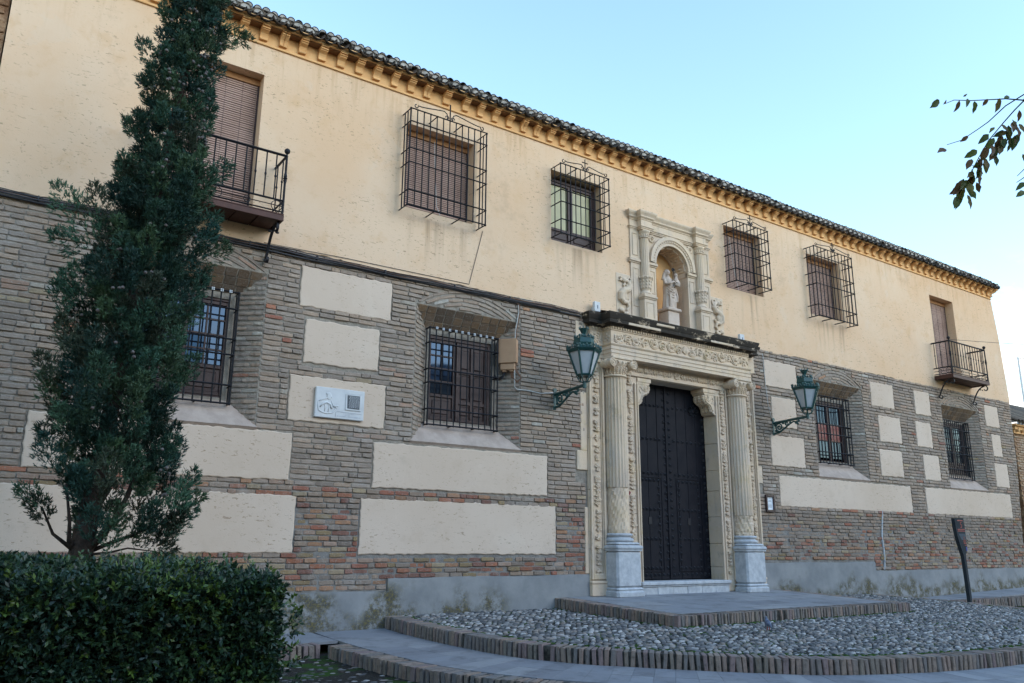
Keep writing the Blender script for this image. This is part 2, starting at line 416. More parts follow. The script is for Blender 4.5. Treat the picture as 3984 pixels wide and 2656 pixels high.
def spiral(cx, cz, r0, r1, a0, turns, n=18, y=0., plane='xz'):
    pts = []
    for i in range(n+1):
        t = i/n; a = a0+turns*2*PI*t; r = r0+(r1-r0)*t
        p, q = cx+r*math.cos(a), cz+r*math.sin(a)
        pts.append((p, y, q) if plane == 'xz' else (y, p, q))
    return pts
def lerp(a, b, t): return a+(b-a)*t
def jag(x0, x1, z0, z1, amp=.008, step=.07):
    pts = []
    def seg(ax, az, bx, bz):
        n = max(2, int(math.hypot(bx-ax, bz-az)/step))
        for i in range(n):
            t = i/n; pts.append((lerp(ax, bx, t)+R.uniform(-amp, amp), lerp(az, bz, t)+R.uniform(-amp, amp)))
    seg(x0, z0, x1, z0); seg(x1, z0, x1, z1); seg(x1, z1, x0, z1); seg(x0, z1, x0, z0)
    return pts
def rects_minus(x0, x1, z0, z1, holes):
    xs = sorted({x0, x1}|{v for h in holes for v in h[:2] if x0 < v < x1}); zs = sorted({z0, z1}|{v for h in holes for v in h[2:4] if z0 < v < z1})
    out = []
    for a, b in zip(xs, xs[1:]):
        for c, d in zip(zs, zs[1:]):
            mx, mz = (a+b)/2, (c+d)/2
            if not any(h[0] < mx < h[1] and h[2] < mz < h[3] for h in holes): out.append((a, b, c, d))
    return out

# ---------------------------------------------------------------- measured layout of the front (metres, x along it, z up)
ZB_TOP = 5.69                                    # brick below, plaster above
def xr(z):                                       # right corner of the front, slightly battered
    T = [(0, 24.9), (1.84, 24.96), (3.9, 25.24), (5.7, 25.31), (7.7, 25.17), (8.8, 25.01), (12, 25.0)]
    for (a, x), (b, y) in zip(T, T[1:]):
        if a <= z <= b: return lerp(x, y, (z-a)/(b-a))
    return 25.0
XL = -.12
NICHES = [(1.40, 3.40), (5.785, 7.79), (15.89, 17.80), (21.42, 23.36)]   # splayed window niches
NZ0, NZ1 = 3.08, 5.26
UPW = dict(w1=(5.47, 6.78, 6.82, 8.30), w2=(8.46, 9.68, 6.93, 8.315), w3=(13.17, 14.38, 6.92, 8.345), w4=(16.05, 17.32, 6.83, 8.315), b1=(1.88, 3.10, 5.98, 8.31), b2=(21.48, 22.70, 5.98, 8.295))
PANELS = [(3.89, 5.34, 4.885, 5.485), (4.005, 5.17, 4.065, 4.705), (3.835, 5.31, 3.22, 3.865), (.74, 3.92, 2.39, 3.04), (5.165, 8.355, 2.355, 3.015), (.3, 4.04, 1.43, 2.195), (5.005, 8.53, 1.415, 2.195),
    (14.23, 15.325, 4.92, 5.49), (14.385, 15.22, 4.06, 4.70), (14.28, 15.41, 3.22, 3.87), (14.475, 19.5, 2.39, 3.02),
    (18.185, 19.17, 4.895, 5.49), (18.39, 19.345, 4.045, 4.675), (18.305, 19.27, 3.22, 3.855), (20.13, 20.86, 4.875, 5.495), (20.045, 20.77, 4.045, 4.68), (20.235, 20.985, 3.225, 3.85),
    (20.16, 24.54, 2.39, 3.03), (23.725, 24.495, 4.88, 5.48), (23.925, 24.435, 4.053, 4.67), (23.88, 24.61, 3.213, 3.865)]
PORTAL = (9.2, 13.8, 0.0, 5.66)
PLINTH = [(XL, 5.48, .905), (5.48, 9.25, 1.085), (13.75, 17.675, 1.25), (17.675, 25.3, 1.06)]
def plinth_top(x):
    for a, b, z in PLINTH:
        if a <= x <= b: return z
    return 1.1
# ground levels: everything drains away from the wall
def z_cob(y): return .575+.0285*y
def z_walk(y): return .405+.025*y
def z_plat(y): return .735+.037*y
def z_street(y): return max(.255+.023*y, 0.0)
# ================================================================ the convent building
B = thing('convent_building', 'long two-storey convent with ochre plaster above old brick and a carved stone portal', 'building', (12.4, 0, .5))

# --- walls
holes_up = list(UPW.values())+[(11.05, 11.95, 5.6, 7.48)]
mb = MB()
for (a, b, c, d) in rects_minus(XL, 24.85, 5.76, 8.80, holes_up):
    nx = max(1, int((b-a)/1.5)); 
    for i in range(nx): mb.quad((lerp(a, b, i/nx), -.022, c), (lerp(a, b, (i+1)/nx), -.022, c), (lerp(a, b, (i+1)/nx), -.022, d), (lerp(a, b, i/nx), -.022, d))
# ragged bottom edge of the plaster coat, with a real underside
x = XL
while x < 24.85:
    x2 = min(x+.09, 24.85)
    if not hasattr(mb, 'zl'): mb.zl = ZB_TOP
    z2 = ZB_TOP+R.uniform(-.018, .012)+.012*math.sin(x*2.1)
    if not (10.9 < x < 12.0):
        mb.quad((x, -.022, mb.zl), (x2, -.022, z2), (x2, -.022, 5.76), (x, -.022, 5.76))
        mb.quad((x, .0, mb.zl), (x2, .0, z2), (x2, -.022, z2), (x, -.022, mb.zl))
    mb.zl = z2; x = x2
zs = [ZB_TOP, 5.76, 6.4, 7.0, 7.7, 8.3, 8.8]
for a, b in zip(zs, zs[1:]): mb.quad((24.85, -.022, a), (xr(a), -.022, a), (xr(b), -.022, b), (24.85, -.022, b))
for a, b in zip(zs, zs[1:]): mb.quad((xr(a), -.022, a), (xr(a)+.02, 7, a), (xr(b)+.02, 7, b), (xr(b), -.022, b))
for k, (x0, x1, z0, z1) in UPW.items():       # plaster reveals
    yb = .34
    mb.quad((x0, -.022, z0), (x0, yb, z0), (x0, yb, z1), (x0, -.022, z1)); mb.quad((x1, yb, z0), (x1, -.022, z0), (x1, -.022, z1), (x1, yb, z1))
    mb.quad((x0, yb, z1), (x1, yb, z1), (x1, -.022, z1), (x0, -.022, z1)); mb.quad((x0, -.022, z0), (x1, -.022, z0), (x1, yb, z0), (x0, yb, z0))
wall_up = mb.build('plaster_wall', 'plaster', B)
for k, (x0, x1, z0, z1) in UPW.items(): mb = MB(); mb.box(x0-.05, x1+.05, .345, .36, z0-.05, z1+.05); mb.build('window_backing', 'dark', B)
mb = MB()
holes_lo = [(a, b, NZ0, NZ1) for a, b in NICHES]+[(10.2, 12.8, 0, 4.75)]
for (a, b, c, d) in rects_minus(XL, 24.85, -.1, 5.80, holes_lo+[(11.05, 11.95, 5.6, 7.48)]): mb.quad((a, 0, c), (b, 0, c), (b, 0, d), (a, 0, d))
zs = [-.1, 1.0, 1.84, 2.8, 3.9, 4.8, 5.69]
for a, b in zip(zs, zs[1:]):
    mb.quad((24.85, 0, a), (xr(a), 0, a), (xr(b), 0, b), (24.85, 0, b)); mb.quad((xr(a), 0, a), (xr(a)+.02, 7, a), (xr(b)+.02, 7, b), (xr(b), 0, b))
mb.quad((XL, 0, -.1), (XL, 7, -.1), (XL, 7, 8.8), (XL, 0, 8.8))
for a, b in NICHES:                            # splayed niche cheeks, soffit bed and back
    ia, ib, iz0, iz1, yb = a+.31, b-.31, 3.42, 4.955, .25
    mb.quad((a, 0, NZ0), (ia, yb, iz0), (ia, yb, iz1), (a, 0, NZ1)); mb.quad((ib, yb, iz0), (b, 0, NZ0), (b, 0, NZ1), (ib, yb, iz1))
    mb.quad((ia, yb, iz1), (ib, yb, iz1), (b, 0, NZ1), (a, 0, NZ1))
    for (p, q, r_, t) in rects_minus(ia, ib, iz0, iz1, [(ia+.08, ib-.10, iz0+.05, iz1-.09)]): mb.quad((p, yb, r_), (q, yb, r_), (q, yb, t), (p, yb, t))
    mb.box(ia+.0, ia+.08, yb+.002, .40, iz0, iz1); mb.box(ib-.10, ib, yb+.002, .40, iz0, iz1)
wall_lo = mb.build('brick_wall', 'mortar', B)
for a, b in NICHES: mb = MB(); mb.box(a+.3, b-.3, .40, .42, 3.35, 5.0); mb.build('window_backing', 'dark', B)

# --- bricks: every brick is geometry; the 300 that show largest are objects, the rest one part
def brick_shape(L, H, P, tint, jit=1.):
    """wavy worn brick, centred in x/z, back at y=+.02, face at y=-P"""
    n = 4; vs = []
    for i in range(n+1):
        t = i/n; e = .004 if i in (0, n) else 0
        zt, zb = H/2+R.uniform(-.003, .002)*jit-e*.4, -H/2+R.uniform(-.002, .003)*jit+e*.4
        p = P+R.uniform(-.006, .005)*jit-e; x = (t-.5)*L
        vs += [(x, .02, zt), (x, -p+.012, zt), (x, -p, zt-.010), (x, -p-.001, zb+.005), (x, -p+.005, zb), (x, .02, zb)]
    fs = [(i*6+j, i*6+j+1, i*6+j+7, i*6+j+6) for i in range(n) for j in range(5)]+[(0, 5, 4, 3, 2, 1), tuple(n*6+j for j in (0, 1, 2, 3, 4, 5))]
    return vs, fs
GREY = [(.34, .265, .205), (.31, .245, .195), (.37, .285, .22), (.29, .23, .185), (.38, .28, .205), (.335, .27, .22), (.35, .255, .185)]
WARM = [(.40, .155, .085), (.36, .13, .08), (.42, .22, .12), (.34, .24, .12), (.42, .32, .20), (.25, .11, .08), (.44, .30, .22)]
def brick_tint(x, z):
    w = .018
    if z < 2.4: w = .62 if z < 2.0 else .40
    if x > 13.5 and z < 2.4: w = .50 if z < 1.75 else .22
    if x > 13.5 and z > 2.4: w = .02
    if R.random() < w: c = R.choice(WARM)
    else: c = R.choice(GREY)
    if R.random() < .05 and z > 2.4: c = R.choice(((.38, .24, .17), (.44, .40, .34), (.42, .36, .29)))
    k = R.uniform(.82, 1.15)*(.80 if z < 2.35 else 1.0); return (c[0]*k, c[1]*k, c[2]*k)
SOFF = []
RECS = []       # (matrix, L, H, P, tint, area, pts)
def add_brick(M, L, H, P, tint):
    c = M @ Vector((0, -P, 0)); d = c-CAMP; n = (M.to_3x3() @ Vector((0, -1, 0)))
    dd = d.length; a = L*H*max(0., -d.dot(n)/dd)/dd/dd
    v = in_view(c.x, c.y, c.z)
    if c.z < 1.5 and c.x < 2.6: v = False
    if .72 < c.x < 2.5 and abs(c.y) < .4 and c.z < 6: v = False        # behind the cypress
    RECS.append((M, L, H, P, tint, a if v else 0.))
PITCH = .0735
def subtract(segs, a, b):
    out = []
    for s0, s1 in segs:
        if b <= s0 or a >= s1: out.append((s0, s1)); continue
        if a > s0: out.append((s0, a))
        if b < s1: out.append((b, s1))
    return out
def arch_half(z):      # half width of the arch field above each niche at height z
    if z < NZ1 or z > NZ1+.37: return 0
    Rr, h = 1.71, .37; cz = NZ1+h-Rr
    q = Rr*Rr-(z-cz)**2
    return math.sqrt(q) if q > 0 else 0
z = .93; row = 0
while z < ZB_TOP-.03:
    zc = z+PITCH/2
    wob = lambda x: .005*math.sin(x*.9+row*.2)+.003*math.sin(x*3.1+row*.7)
    segs = [(XL, xr(zc)-.02)]
    for (a, b) in NICHES:
        if NZ0-.03 < zc < NZ1+.03: segs = subtract(segs, a-.005, b+.005)
        h = arch_half(zc)
        if h: segs = subtract(segs, (a+b)/2-h-.01, (a+b)/2+h+.01)
    for (a, b, c, d) in PANELS:
        if c-.02 < zc < d+.02: segs = subtract(segs, a-.012, b+.012)
    segs = subtract(segs, PORTAL[0], PORTAL[1])
    for (a, b, zt) in PLINTH:
        if zc-.02 < zt: segs = subtract(segs, a-.01, b+.01)
    if 2.6 < zc < 3.2: segs = subtract(subtract(segs, 8.98, 9.3), 13.7, 13.94)
    for (s0, s1) in segs:
        x = s0+.004
        if s0 == XL: x -= R.uniform(0, .2)
        while x < s1-.02:
            L = R.choice((.285, .27, .30, .26, .145, .22))+R.uniform(-.015, .015)
            if z < 2.3: L *= .85
            L = min(L, s1-x-.004)
            if s1-x-L < .07: L = s1-x-.006
            if L < .03: break
            xc = x+L/2; joint = R.uniform(.009, .018)
            H = R.uniform(.056, .064); P = R.uniform(.016, .030)
            if zc < 2.0 and R.random() < .45: P = R.uniform(.002, .010)
            M = Matrix.Translation((xc, 0, zc+wob(xc)+R.uniform(-.003, .003))) @ Matrix.Rotation(R.uniform(-.012, .012), 4, 'Y')
            add_brick(M, L-joint, H, P, brick_tint(xc, zc)); x += L
    z += PITCH; row += 1
# cheeks of the niches
def plane_M(o, u, w):    # brick local x->u, z->w, -y -> outward n
    u = u.normalized(); w = (w-u*w.dot(u)).normalized(); n = w.cross(u)
    return Matrix(((u.x, n.x, w.x, o.x), (u.y, n.y, w.y, o.y), (u.z, n.z, w.z, o.z), (0, 0, 0, 1)))
for (a, b) in NICHES:
    for side in (0, 1):
        zz = NZ0+.02; r_ = 0
        while zz < NZ1-.03:
            zc = zz+PITCH/2
            # available depth at this height (sill and soffit slope inwards)
            t1 = 1.0
            if zc < 3.42: t1 = (zc-NZ0)/(3.42-NZ0)
            if zc > 4.955: t1 = (NZ1-zc)/(NZ1-4.955)
            x0, x1 = (a, a+.31) if side == 0 else (b-.31, b)
            p0, p1 = (Vector((x0, 0, zc)), Vector((x1, .25, zc))) if side == 0 else (Vector((x0, .25, zc)), Vector((x1, 0, zc)))
            if side == 0: p1 = p0.lerp(p1, t1)
            else: p0 = p1.lerp(p0, t1)
            Ltot = (p1-p0).length; u = (p1-p0).normalized()
            cuts = [0, Ltot*(.64 if r_ % 2 else .42), Ltot] if Ltot > .2 else [0, Ltot]
            for c0, c1 in zip(cuts, cuts[1:]):
                if c1-c0 < .03: continue
                add_brick(plane_M(p0+u*((c0+c1)/2), u, Vector((0, 0, 1))), c1-c0-.008, R.uniform(.044, .053), R.uniform(.008, .018), brick_tint(a, zc))
            zz += PITCH; r_ += 1
    # soffit tiles in running bond on the sloping head
    o = Vector((a, 0, NZ1)); dz, dy = 4.955-NZ1, .25
    Ld = math.hypot(dz, dy); w = Vector((0, dy, dz)).normalized()
    for k in range(3):
        t0, t1 = k/3, (k+1)/3; ins = .31*((t0+t1)/2)
        x = a+ins-(.09 if k % 2 else 0)
        while x < b-ins:
            x0, x1 = max(x, a+ins), min(x+.165, b-ins); x += .172
            if x1-x0 < .04: continue
            ctr = Vector(((x0+x1)/2, dy*(t0+t1)/2, NZ1+dz*(t0+t1)/2))
            M = plane_M(ctr, Vector((-1, 0, 0)), w)
            kk = R.uniform(.7, 1.1)
            SOFF.append((M, x1-x0-.010, Ld/3-.010, R.choice(((.20*kk, .125*kk, .07*kk), (.16*kk, .105*kk, .065*kk), (.24*kk, .15*kk, .08*kk), (.13*kk, .09*kk, .06*kk)))))
    # relieving arch: rings of bricks following the curve
    xc = (a+b)/2; Rr, h = 1.71, .37; cz = NZ1+h-Rr
    for k in range(5):
        rad = Rr-.037-k*.0715
        if rad+0.02 < NZ1-cz: break
        am = math.acos(min(1, (NZ1-cz+.03)/rad)) if rad > NZ1-cz+.03 else 0
        if am < .08: break
        nb = max(2, int(2*am*rad/.27))
        for j in range(nb):
            an = -am+2*am*(j+.5)/nb
            u = Vector((math.cos(an), 0, -math.sin(an))); ctr = Vector((xc+rad*math.sin(an), 0, cz+rad*math.cos(an)))
            L = 2*am*rad/nb
            add_brick(plane_M(ctr, u, Vector((math.sin(an), 0, math.cos(an)))), L-.008, .050, R.uniform(.010, .020), brick_tint(a, 5.4))
order = sorted(range(len(RECS)), key=lambda i: -RECS[i][5])
top = set(order[:300])
variants = {}
mb = MB()
for i, (M, L, H, P, t, a) in enumerate(RECS):
    if i in top:
        # alike bricks share one of a few mesh variants per tint family
        key = (int(L/.05), R.randrange(3), min(range(14), key=lambda q: sum((u-v)**2 for u, v in zip((GREY+WARM)[q], t))))
        if key not in variants:
            m2 = MB(); m2.add(*brick_shape((key[0]+.5)*.05, .05, .014, None), col=t); variants[key] = m2.mesh('brick', MAT['brick'])
        L0 = (key[0]+.5)*.05
        loc, rot, _ = M.decompose()
        inst('brick', variants[key], wall_lo, loc, rot.to_euler(), (L/L0, 1, H/.05))
    else:
        vs, fs = brick_shape(L, H, P, t); mb.add([M @ Vector(v) for v in vs], fs, t)
kind(mb.build('brickwork', 'brick', wall_lo), 'stuff')

for (M, L, H, t) in SOFF:
    m = MB(); m.cbox(-L/2, L/2, -R.uniform(.004, .010), .02, -H/2, H/2, .004, t, .002); m.v = [M @ Vector(v) for v in m.v]; m.build('soffit_tile', 'brick', wall_lo)
# --- plaster panels set in the brickwork
for (x0, x1, z0, z1) in PANELS:
    m = MB(); pts = jag(x0, x1, z0, z1, .010, .06); n = len(pts)
    yf = -.024+R.uniform(-.003, .003)
    cx, cz = (x0+x1)/2, (z0+z1)/2
    ins = [(cx+(p[0]-cx)*(1-.012/(x1-x0)*2), cz+(p[1]-cz)*(1-.012/(z1-z0)*2)) for p in pts]
    vs = [(p[0], .005, p[1]) for p in pts]+[(p[0], yf+.008, p[1]) for p in pts]+[(p[0], yf, p[1]) for p in ins]
    fs = [(k*n+i, k*n+(i+1) % n, (k+1)*n+(i+1) % n, (k+1)*n+i) for k in range(2) for i in range(n)]+[tuple(2*n+i for i in range(n))]
    m.add(vs, fs); m.build('plaster_panel', 'panel', B)
# --- plinth of grey cement render
for (a, b, zt) in PLINTH:
    m = MB(); n = int((b-a)/.12); x0 = a
    for i in range(n):
        p, q = lerp(a, b, i/n), lerp(a, b, (i+1)/n)
        za, zb2 = zt+.006*math.sin(p*3)+R.uniform(-.003, .003), zt+.006*math.sin(q*3)
        m.quad((p, -.040, -.1), (q, -.040, -.1), (q, -.028, zb2), (p, -.028, za)); m.quad((p, -.028, za), (q, -.028, zb2), (q, .01, zb2+.004), (p, .01, za+.004))
    for p in (a, b): m.quad((p, -.04, -.1), (p, .01, -.1), (p, .01, zt), (p, -.028, zt))
    m.build('plinth', 'plinth', B)
mb = MB(); mb.box(XL+.05, 24.8, .44, 6.8, -.1, 8.75); mb.build('sky_block_box', 'dark', B)  # dark box added behind the front to keep sky out of gaps
# vertical cement seam in the right-hand brickwork
m = MB(); pts = [(18.02+.03*math.sin(i*.8)+.012*i, -.016, 1.08+i*.132) for i in range(11)]
m.tube(pts, .022, 5); m.build('cement_seam', 'marble', B)

# --- sills of the splayed niches
for (a, b) in NICHES:
    m = MB(); ia, ib = a+.31, b-.31
    m.quad((a-.03, -.03, NZ0), (b+.03, -.03, NZ0), (ib+.03, .25, 3.412), (ia-.03, .25, 3.412)); m.quad((a-.03, -.03, NZ0), (a-.03, 0, NZ0-.035), (b+.03, 0, NZ0-.035), (b+.03, -.03, NZ0))
    m.quad((ia-.012, .2, 3.345), (ib+.012, .2, 3.345), (ib, .2, 3.43), (ia, .2, 3.43)); m.quad((ia, .2, 3.43), (ib, .2, 3.43), (ib, .4, 3.43), (ia, .4, 3.43))
    m.build('window_sill', 'sill', B)
# --- eaves cornice
m = MB()
m.mould([(XL, 0), (24.96, 0), (24.96, 6)], [(.0, 8.785), (.05, 8.785), (.054, 8.80), (.05, 8.815), (.032, 8.82), (.032, 9.05), (.20, 9.05), (.205, 9.06), (.205, 9.085), (.235, 9.092), (.235, 9.105), (0, 9.115)])
corn = m.build('cornice', 'cornice', B)
prof = [(.0, 8.850), (-.085, 8.850), (-.088, 8.868), (-.074, 8.874), (-.070, 8.892), (-.078, 8.918), (-.096, 8.945), (-.126, 8.966), (-.158, 8.976), (-.160, 8.990), (-.182, 8.992), (-.184, 9.008), (-.166, 9.012), (-.166, 9.022), (-.196, 9.026), (-.196, 9.048), (0, 9.048)]
mods = []
for k in range(4):
    m = MB(); w = .057
    pf = [(p[0]+R.uniform(-.004, .004) if 0 < i < 16 else p[0], p[1]+R.uniform(-.003, .003)) for i, p in enumerate(prof)]
    if k == 3: m.prism(pf, -w, -.006, 'x'); m.prism([(p[0]*.96, p[1]) for p in pf], .006, w, 'x'); m.prism([(p[0]*.8, p[1]) for p in pf], -.006, .006, 'x')
    else: m.prism(pf, -w, w, 'x')
    mods.append(m.mesh('modillion', MAT['cornice']))
boards = MB(); boards.box(-.105, .105, -.172, -.034, 9.036, 9.048); boards = boards.mesh('soffit_board', MAT['soffit'])
x = -.05; xs = []
while x < 24.9:
    xs.append(x); x += .309+R.uniform(-.012, .012)+(.07 if 5.5 < x < 6.2 else 0)
for i, x in enumerate(xs):
    inst('modillion', mods[3 if R.random() < .15 else R.randrange(3)], corn, (x, 0, 0), (0, 0, R.uniform(-.03, .03)), (R.uniform(.95, 1.08), 1, 1))
    if i+1 < len(xs): inst('soffit_board', boards, corn, ((x+xs[i+1])/2, 0, 0), (0, 0, 0), ((xs[i+1]-x-.095)/.21, 1, 1))
inst('modillion', mods[0], corn, (24.93, 0, 0), (0, 0, math.radians(45)), (1.0, 1.25, 1))

# --- roof: two eave courses of barrel tiles, slope behind
m = MB(); m.quad((XL, -.20, 9.12), (25.1, -.20, 9.12), (25.1, 4.5, 10.75), (XL, 4.5, 10.75)); m.quad((25.1, 4.5, 10.75), (XL, 4.5, 10.75), (XL, 9, 9.1), (25.1, 9, 9.1))
m.box(XL, 25.05, -.18, .3, 9.10, 9.118)
roof = m.build('roof', 'tile', B)
def tile_mesh(r0, r1, L, up, fill, name='roof_tile', col=(.10, .075, .055)):
    m = MB(); n = 8; th = .014; sgn = 1 if up else -1; sl = math.radians(17)
    outer = []; 
    for (yy, rr) in ((0, r0), (L, r1)):
        for k in range(n+1):
            a = PI*k/n
            for r_ in (rr, rr-th): outer.append((r_*math.cos(a), yy*math.cos(sl), sgn*r_*math.sin(a)*.95+yy*math.sin(sl)))
    W = 2*(n+1); fs = []
    for k in range(n):
        fs.append((2*k, 2*k+2, W+2*k+2, W+2*k)); fs.append((2*k+1, W+2*k+1, W+2*k+3, 2*k+3)); fs.append((2*k, 2*k+1, 2*k+3, 2*k+2))
    m.add(outer, fs, col)
    me = m.mesh(name, MAT['tile'], True)
    return me
def cap_mesh(r, name='mortar_cap'):
    m = MB(); pts = [((r-.012)*math.cos(PI*k/8), (r-.012)*math.sin(PI*k/8)*.95) for k in range(9)]
    m.prism([(p[0], p[1]) for p in pts], .012, .05, 'y'); return m.mesh(name, MAT['cap'])
pans = [tile_mesh(.110, .09, .36, False, False, col=c) for c in ((.05, .038, .03), (.035, .03, .026), (.07, .05, .038))]
covs = [tile_mesh(.088, .072, .34, True, True, col=c) for c in ((.10, .085, .07), (.07, .06, .05), (.13, .10, .075))]
cap = cap_mesh(.088)
n = 126
for i in range(n):
    x = XL+.1+i*.2; 
    inst('roof_tile', R.choice(pans), roof, (x, -.295+R.uniform(-.014, .014), 9.143+R.uniform(-.006, .006)), (0, R.uniform(-.05, .05), R.uniform(-.03, .03)))
    z = 9.160+R.uniform(-.006, .006); y = -.235+R.uniform(-.012, .012)
    c = inst('roof_tile', R.choice(covs), roof, (x+.1, y, z), (0, R.uniform(-.04, .04), R.uniform(-.03, .03)))
    if R.random() < .93: inst('mortar_cap', cap, roof, (x+.1, y, z), (0, 0, 0), (1, 1, R.uniform(.85, 1)))
m = MB(); mc = MB()
for i in range(int(25.1/.128)):        # upper course, laid tight
    x = XL+.05+i*.128; y = -.165+R.uniform(-.008, .008); z = 9.268+R.uniform(-.006, .008)+(.01*math.sin(x*.7)); r_ = .058
    vs = []; fs = []; k9 = 7
    for yy in (0, .3):
        for k in range(k9): a = PI*k/(k9-1); vs.append((x+r_*math.cos(a), y+yy*.95, z+r_*math.sin(a)+yy*.3))
    fs = [(k, k+1, k9+k+1, k9+k) for k in range(k9-1)]
    m.add(vs, fs, R.choice(((.10, .08, .06), (.07, .06, .05), (.13, .10, .075))))
    if R.random() < .85: mc.prism([(x+(r_-.010)*math.cos(PI*k/6), z+(r_-.010)*math.sin(PI*k/6)) for k in range(7)], y+.008, y+.04, 'y')
m.box(XL, 25.1, -.13, .2, 9.2, 9.27, (.12, .10, .08))
kind(m.build('upper_tile_course', 'tile', roof), 'stuff'); kind(mc.build('upper_mortar_caps', 'cap', roof), 'stuff')

# --- roller blinds in the upper windows
def blind(x0, x1, z0, z1, y=.16, label=None):
    b = MB(); b.box(x0, x1, y-.01, y+.06, z1-.10, z1-.004)
    o = b.build('roller_blind', 'blindbox', B, label=label)
    s = MB(); s.cbox(-(x1-x0)/2+.025, (x1-x0)/2-.025, -.006, .006, -.0125, .0125, .003); me = s.mesh('slat', MAT['slat'])
    z = z1-.125; i = 0
    while z > z0+.03:
        inst('slat', me, o, ((x0+x1)/2, y+.012+R.uniform(-.003, .003)+.004*math.sin(z*7), z), (R.uniform(-.25, .05), R.uniform(-.002, .002), 0)); z -= .0345
    f = MB()
    for xx in (x0+.004, x1-.024): f.box(xx, xx+.02, y, y+.05, z0, z1-.1)
    for k in range(1, 5):
        xx = lerp(x0, x1, k/5); f.box(xx-.002, xx+.002, y+.0, y+.004, z0+.03, z1-.1)
    f.build('blind_guide', 'wood', o)
for k in ('w1', 'w3', 'w4', 'b1', 'b2'): blind(*UPW[k], y=.17 if k != 'b2' else .2)
m = MB(); m.tube([(6.09, .14, 8.2), (6.10, .10, 7.6), (6.12, .05, 7.0), (6.17, -.02, 6.78)], .006, 5); m.build('blind_cord', 'conduit', B)
m = MB(); m.tube([(13.55, .15, 8.2), (13.57, .10, 7.5), (13.6, .02, 6.95)], .006, 5); m.build('blind_cord', 'conduit', B)

# --- casement windows
def casement(name, x0, x1, z0, z1, y, leaves, lab=None):
    """leaves: list of (x0,x1, kind, rows, cols, panel height)"""
    f = MB(); w = .055
    f.cbox(x0, x0+w, y-.03, y+.05, z0, z1, .006); f.cbox(x1-w, x1, y-.03, y+.05, z0, z1, .006)
    f.cbox(x0+w, x1-w, y-.03, y+.05, z1-w, z1, .006); f.cbox(x0+w, x1-w, y-.03, y+.05, z0, z0+w*.8, .006)
    o = f.build(name, 'wood', B, label=lab)
    for (a, b, kd, rows, cols, ph) in leaves:
        g = MB(); s = .05; za, zb = z0+w*.8+.004, z1-w-.004
        g.cbox(a, a+s, y-.02, y+.03, za, zb, .005); g.cbox(b-s, b, y-.02, y+.03, za, zb, .005)
        g.cbox(a+s, b-s, y-.02, y+.03, zb-s, zb, .005); g.cbox(a+s, b-s, y-.02, y+.03, za, za+s, .005)
        if kd == 'glass':
            zp = za+ph
            g.cbox(a+s, b-s, y-.02, y+.03, zp-s, zp, .005)
            if ph > .15:
                g.box(a+s, b-s, y+.005, y+.02, za+s, zp-s); g.cbox(a+s+.05, b-s-.05, y-.008, y+.006, za+s+.05, zp-s-.05, .01)
            for r in range(1, rows): zz = lerp(zp, zb-s, r/rows); g.box(a+s, b-s, y-.012, y+.02, zz-.011, zz+.011)
            for c in range(1, cols): xx = lerp(a+s, b-s, c/cols); g.box(xx-.011, xx+.011, y-.0125, y+.0205, zp, zb-s)
            g.build('window_leaf', 'wood', o)
            for r in range(rows):
                for c in range(cols):
                    p = MB(); xa, xb = lerp(a+s, b-s, c/cols)+.011, lerp(a+s, b-s, (c+1)/cols)-.011; zc, zd = lerp(zp, zb-s, r/rows)+.011, lerp(zp, zb-s, (r+1)/rows)-.011
                    t = R.uniform(-.004, .004)
                    p.add([(xa, y+.008+t, zc), (xb, y+.008-t, zc), (xb, y+.008-t, zd), (xa, y+.008+t, zd)], [(0, 1, 2, 3)]); p.build('pane', 'glass', o)
        elif kd == 'tint':
            g.build('window_leaf', 'wood', o)
            zp = za+ph; g2 = MB(); g2.cbox(a+s, b-s, y-.02, y+.03, zp-s, zp, .005); g2.box(a+s, b-s, y+.005, y+.02, za+s, zp-s); g2.cbox(a+s+.03, b-s-.03, y-.008, y+.006, za+s+.03, zp-s-.03, .01); g2.build('lower_panel', 'wood', o)
            p = MB(); p.add([(a+s, y+.012, zp), (b-s, y+.012, zp), (b-s, y+.012, zb-s), (a+s, y+.012, zb-s)], [(0, 1, 2, 3)]); p.build('pane', 'curtain', o)
        else:
            n = rows
            g.box(a+s, b-s, y+.008, y+.02, za+s, zb-s)
            xs_ = [a+s, (a+b)/2, b-s] if cols == 2 else [a+s, b-s]
            hs = [0, .22, .64, 1.0] if n == 3 else [0, .5, 1]
            for h in hs[1:-1]: zz = lerp(za+s, zb-s, h); g.cbox(a+s, b-s, y-.015, y+.02, zz-.03, zz+.03, .004)
            if cols == 2: g.cbox((a+b)/2-.022, (a+b)/2+.022, y-.0155, y+.02, za+s, zb-s, .004)
            for h0, h1 in zip(hs, hs[1:]):
                for p0, p1 in zip(xs_, xs_[1:]):
                    g.cbox(p0+.045, p1-.045, y-.010, y+.012, lerp(za+s, zb-s, h0)+.06, lerp(za+s, zb-s, h1)-.06, .014)
            g.build('shutter_leaf', 'wood', o)
    return o
casement('window', 8.47, 9.67, 6.95, 8.25, .19, [(8.53, 9.06, 'tint', 1, 1, .28), (9.075, 9.61, 'tint', 1, 1, .28)], 'window with yellow green panes')
casement('window', 6.13, 7.37, 3.44, 4.86, .30, [(6.185, 6.70, 'glass', 4, 2, .42), (6.715, 7.315, 'solid', 3, 2, 0)], 'window with one glazed leaf and one solid leaf')
casement('window', 1.74, 3.06, 3.45, 4.88, .30, [(1.795, 2.41, 'glass', 4, 2, .42), (2.42, 3.005, 'glass', 4, 2, .42)])
casement('window', 16.28, 17.40, 3.45, 4.86, .30, [(16.335, 16.83, 'glass', 3, 1, .05), (16.845, 17.345, 'glass', 3, 1, .05)])
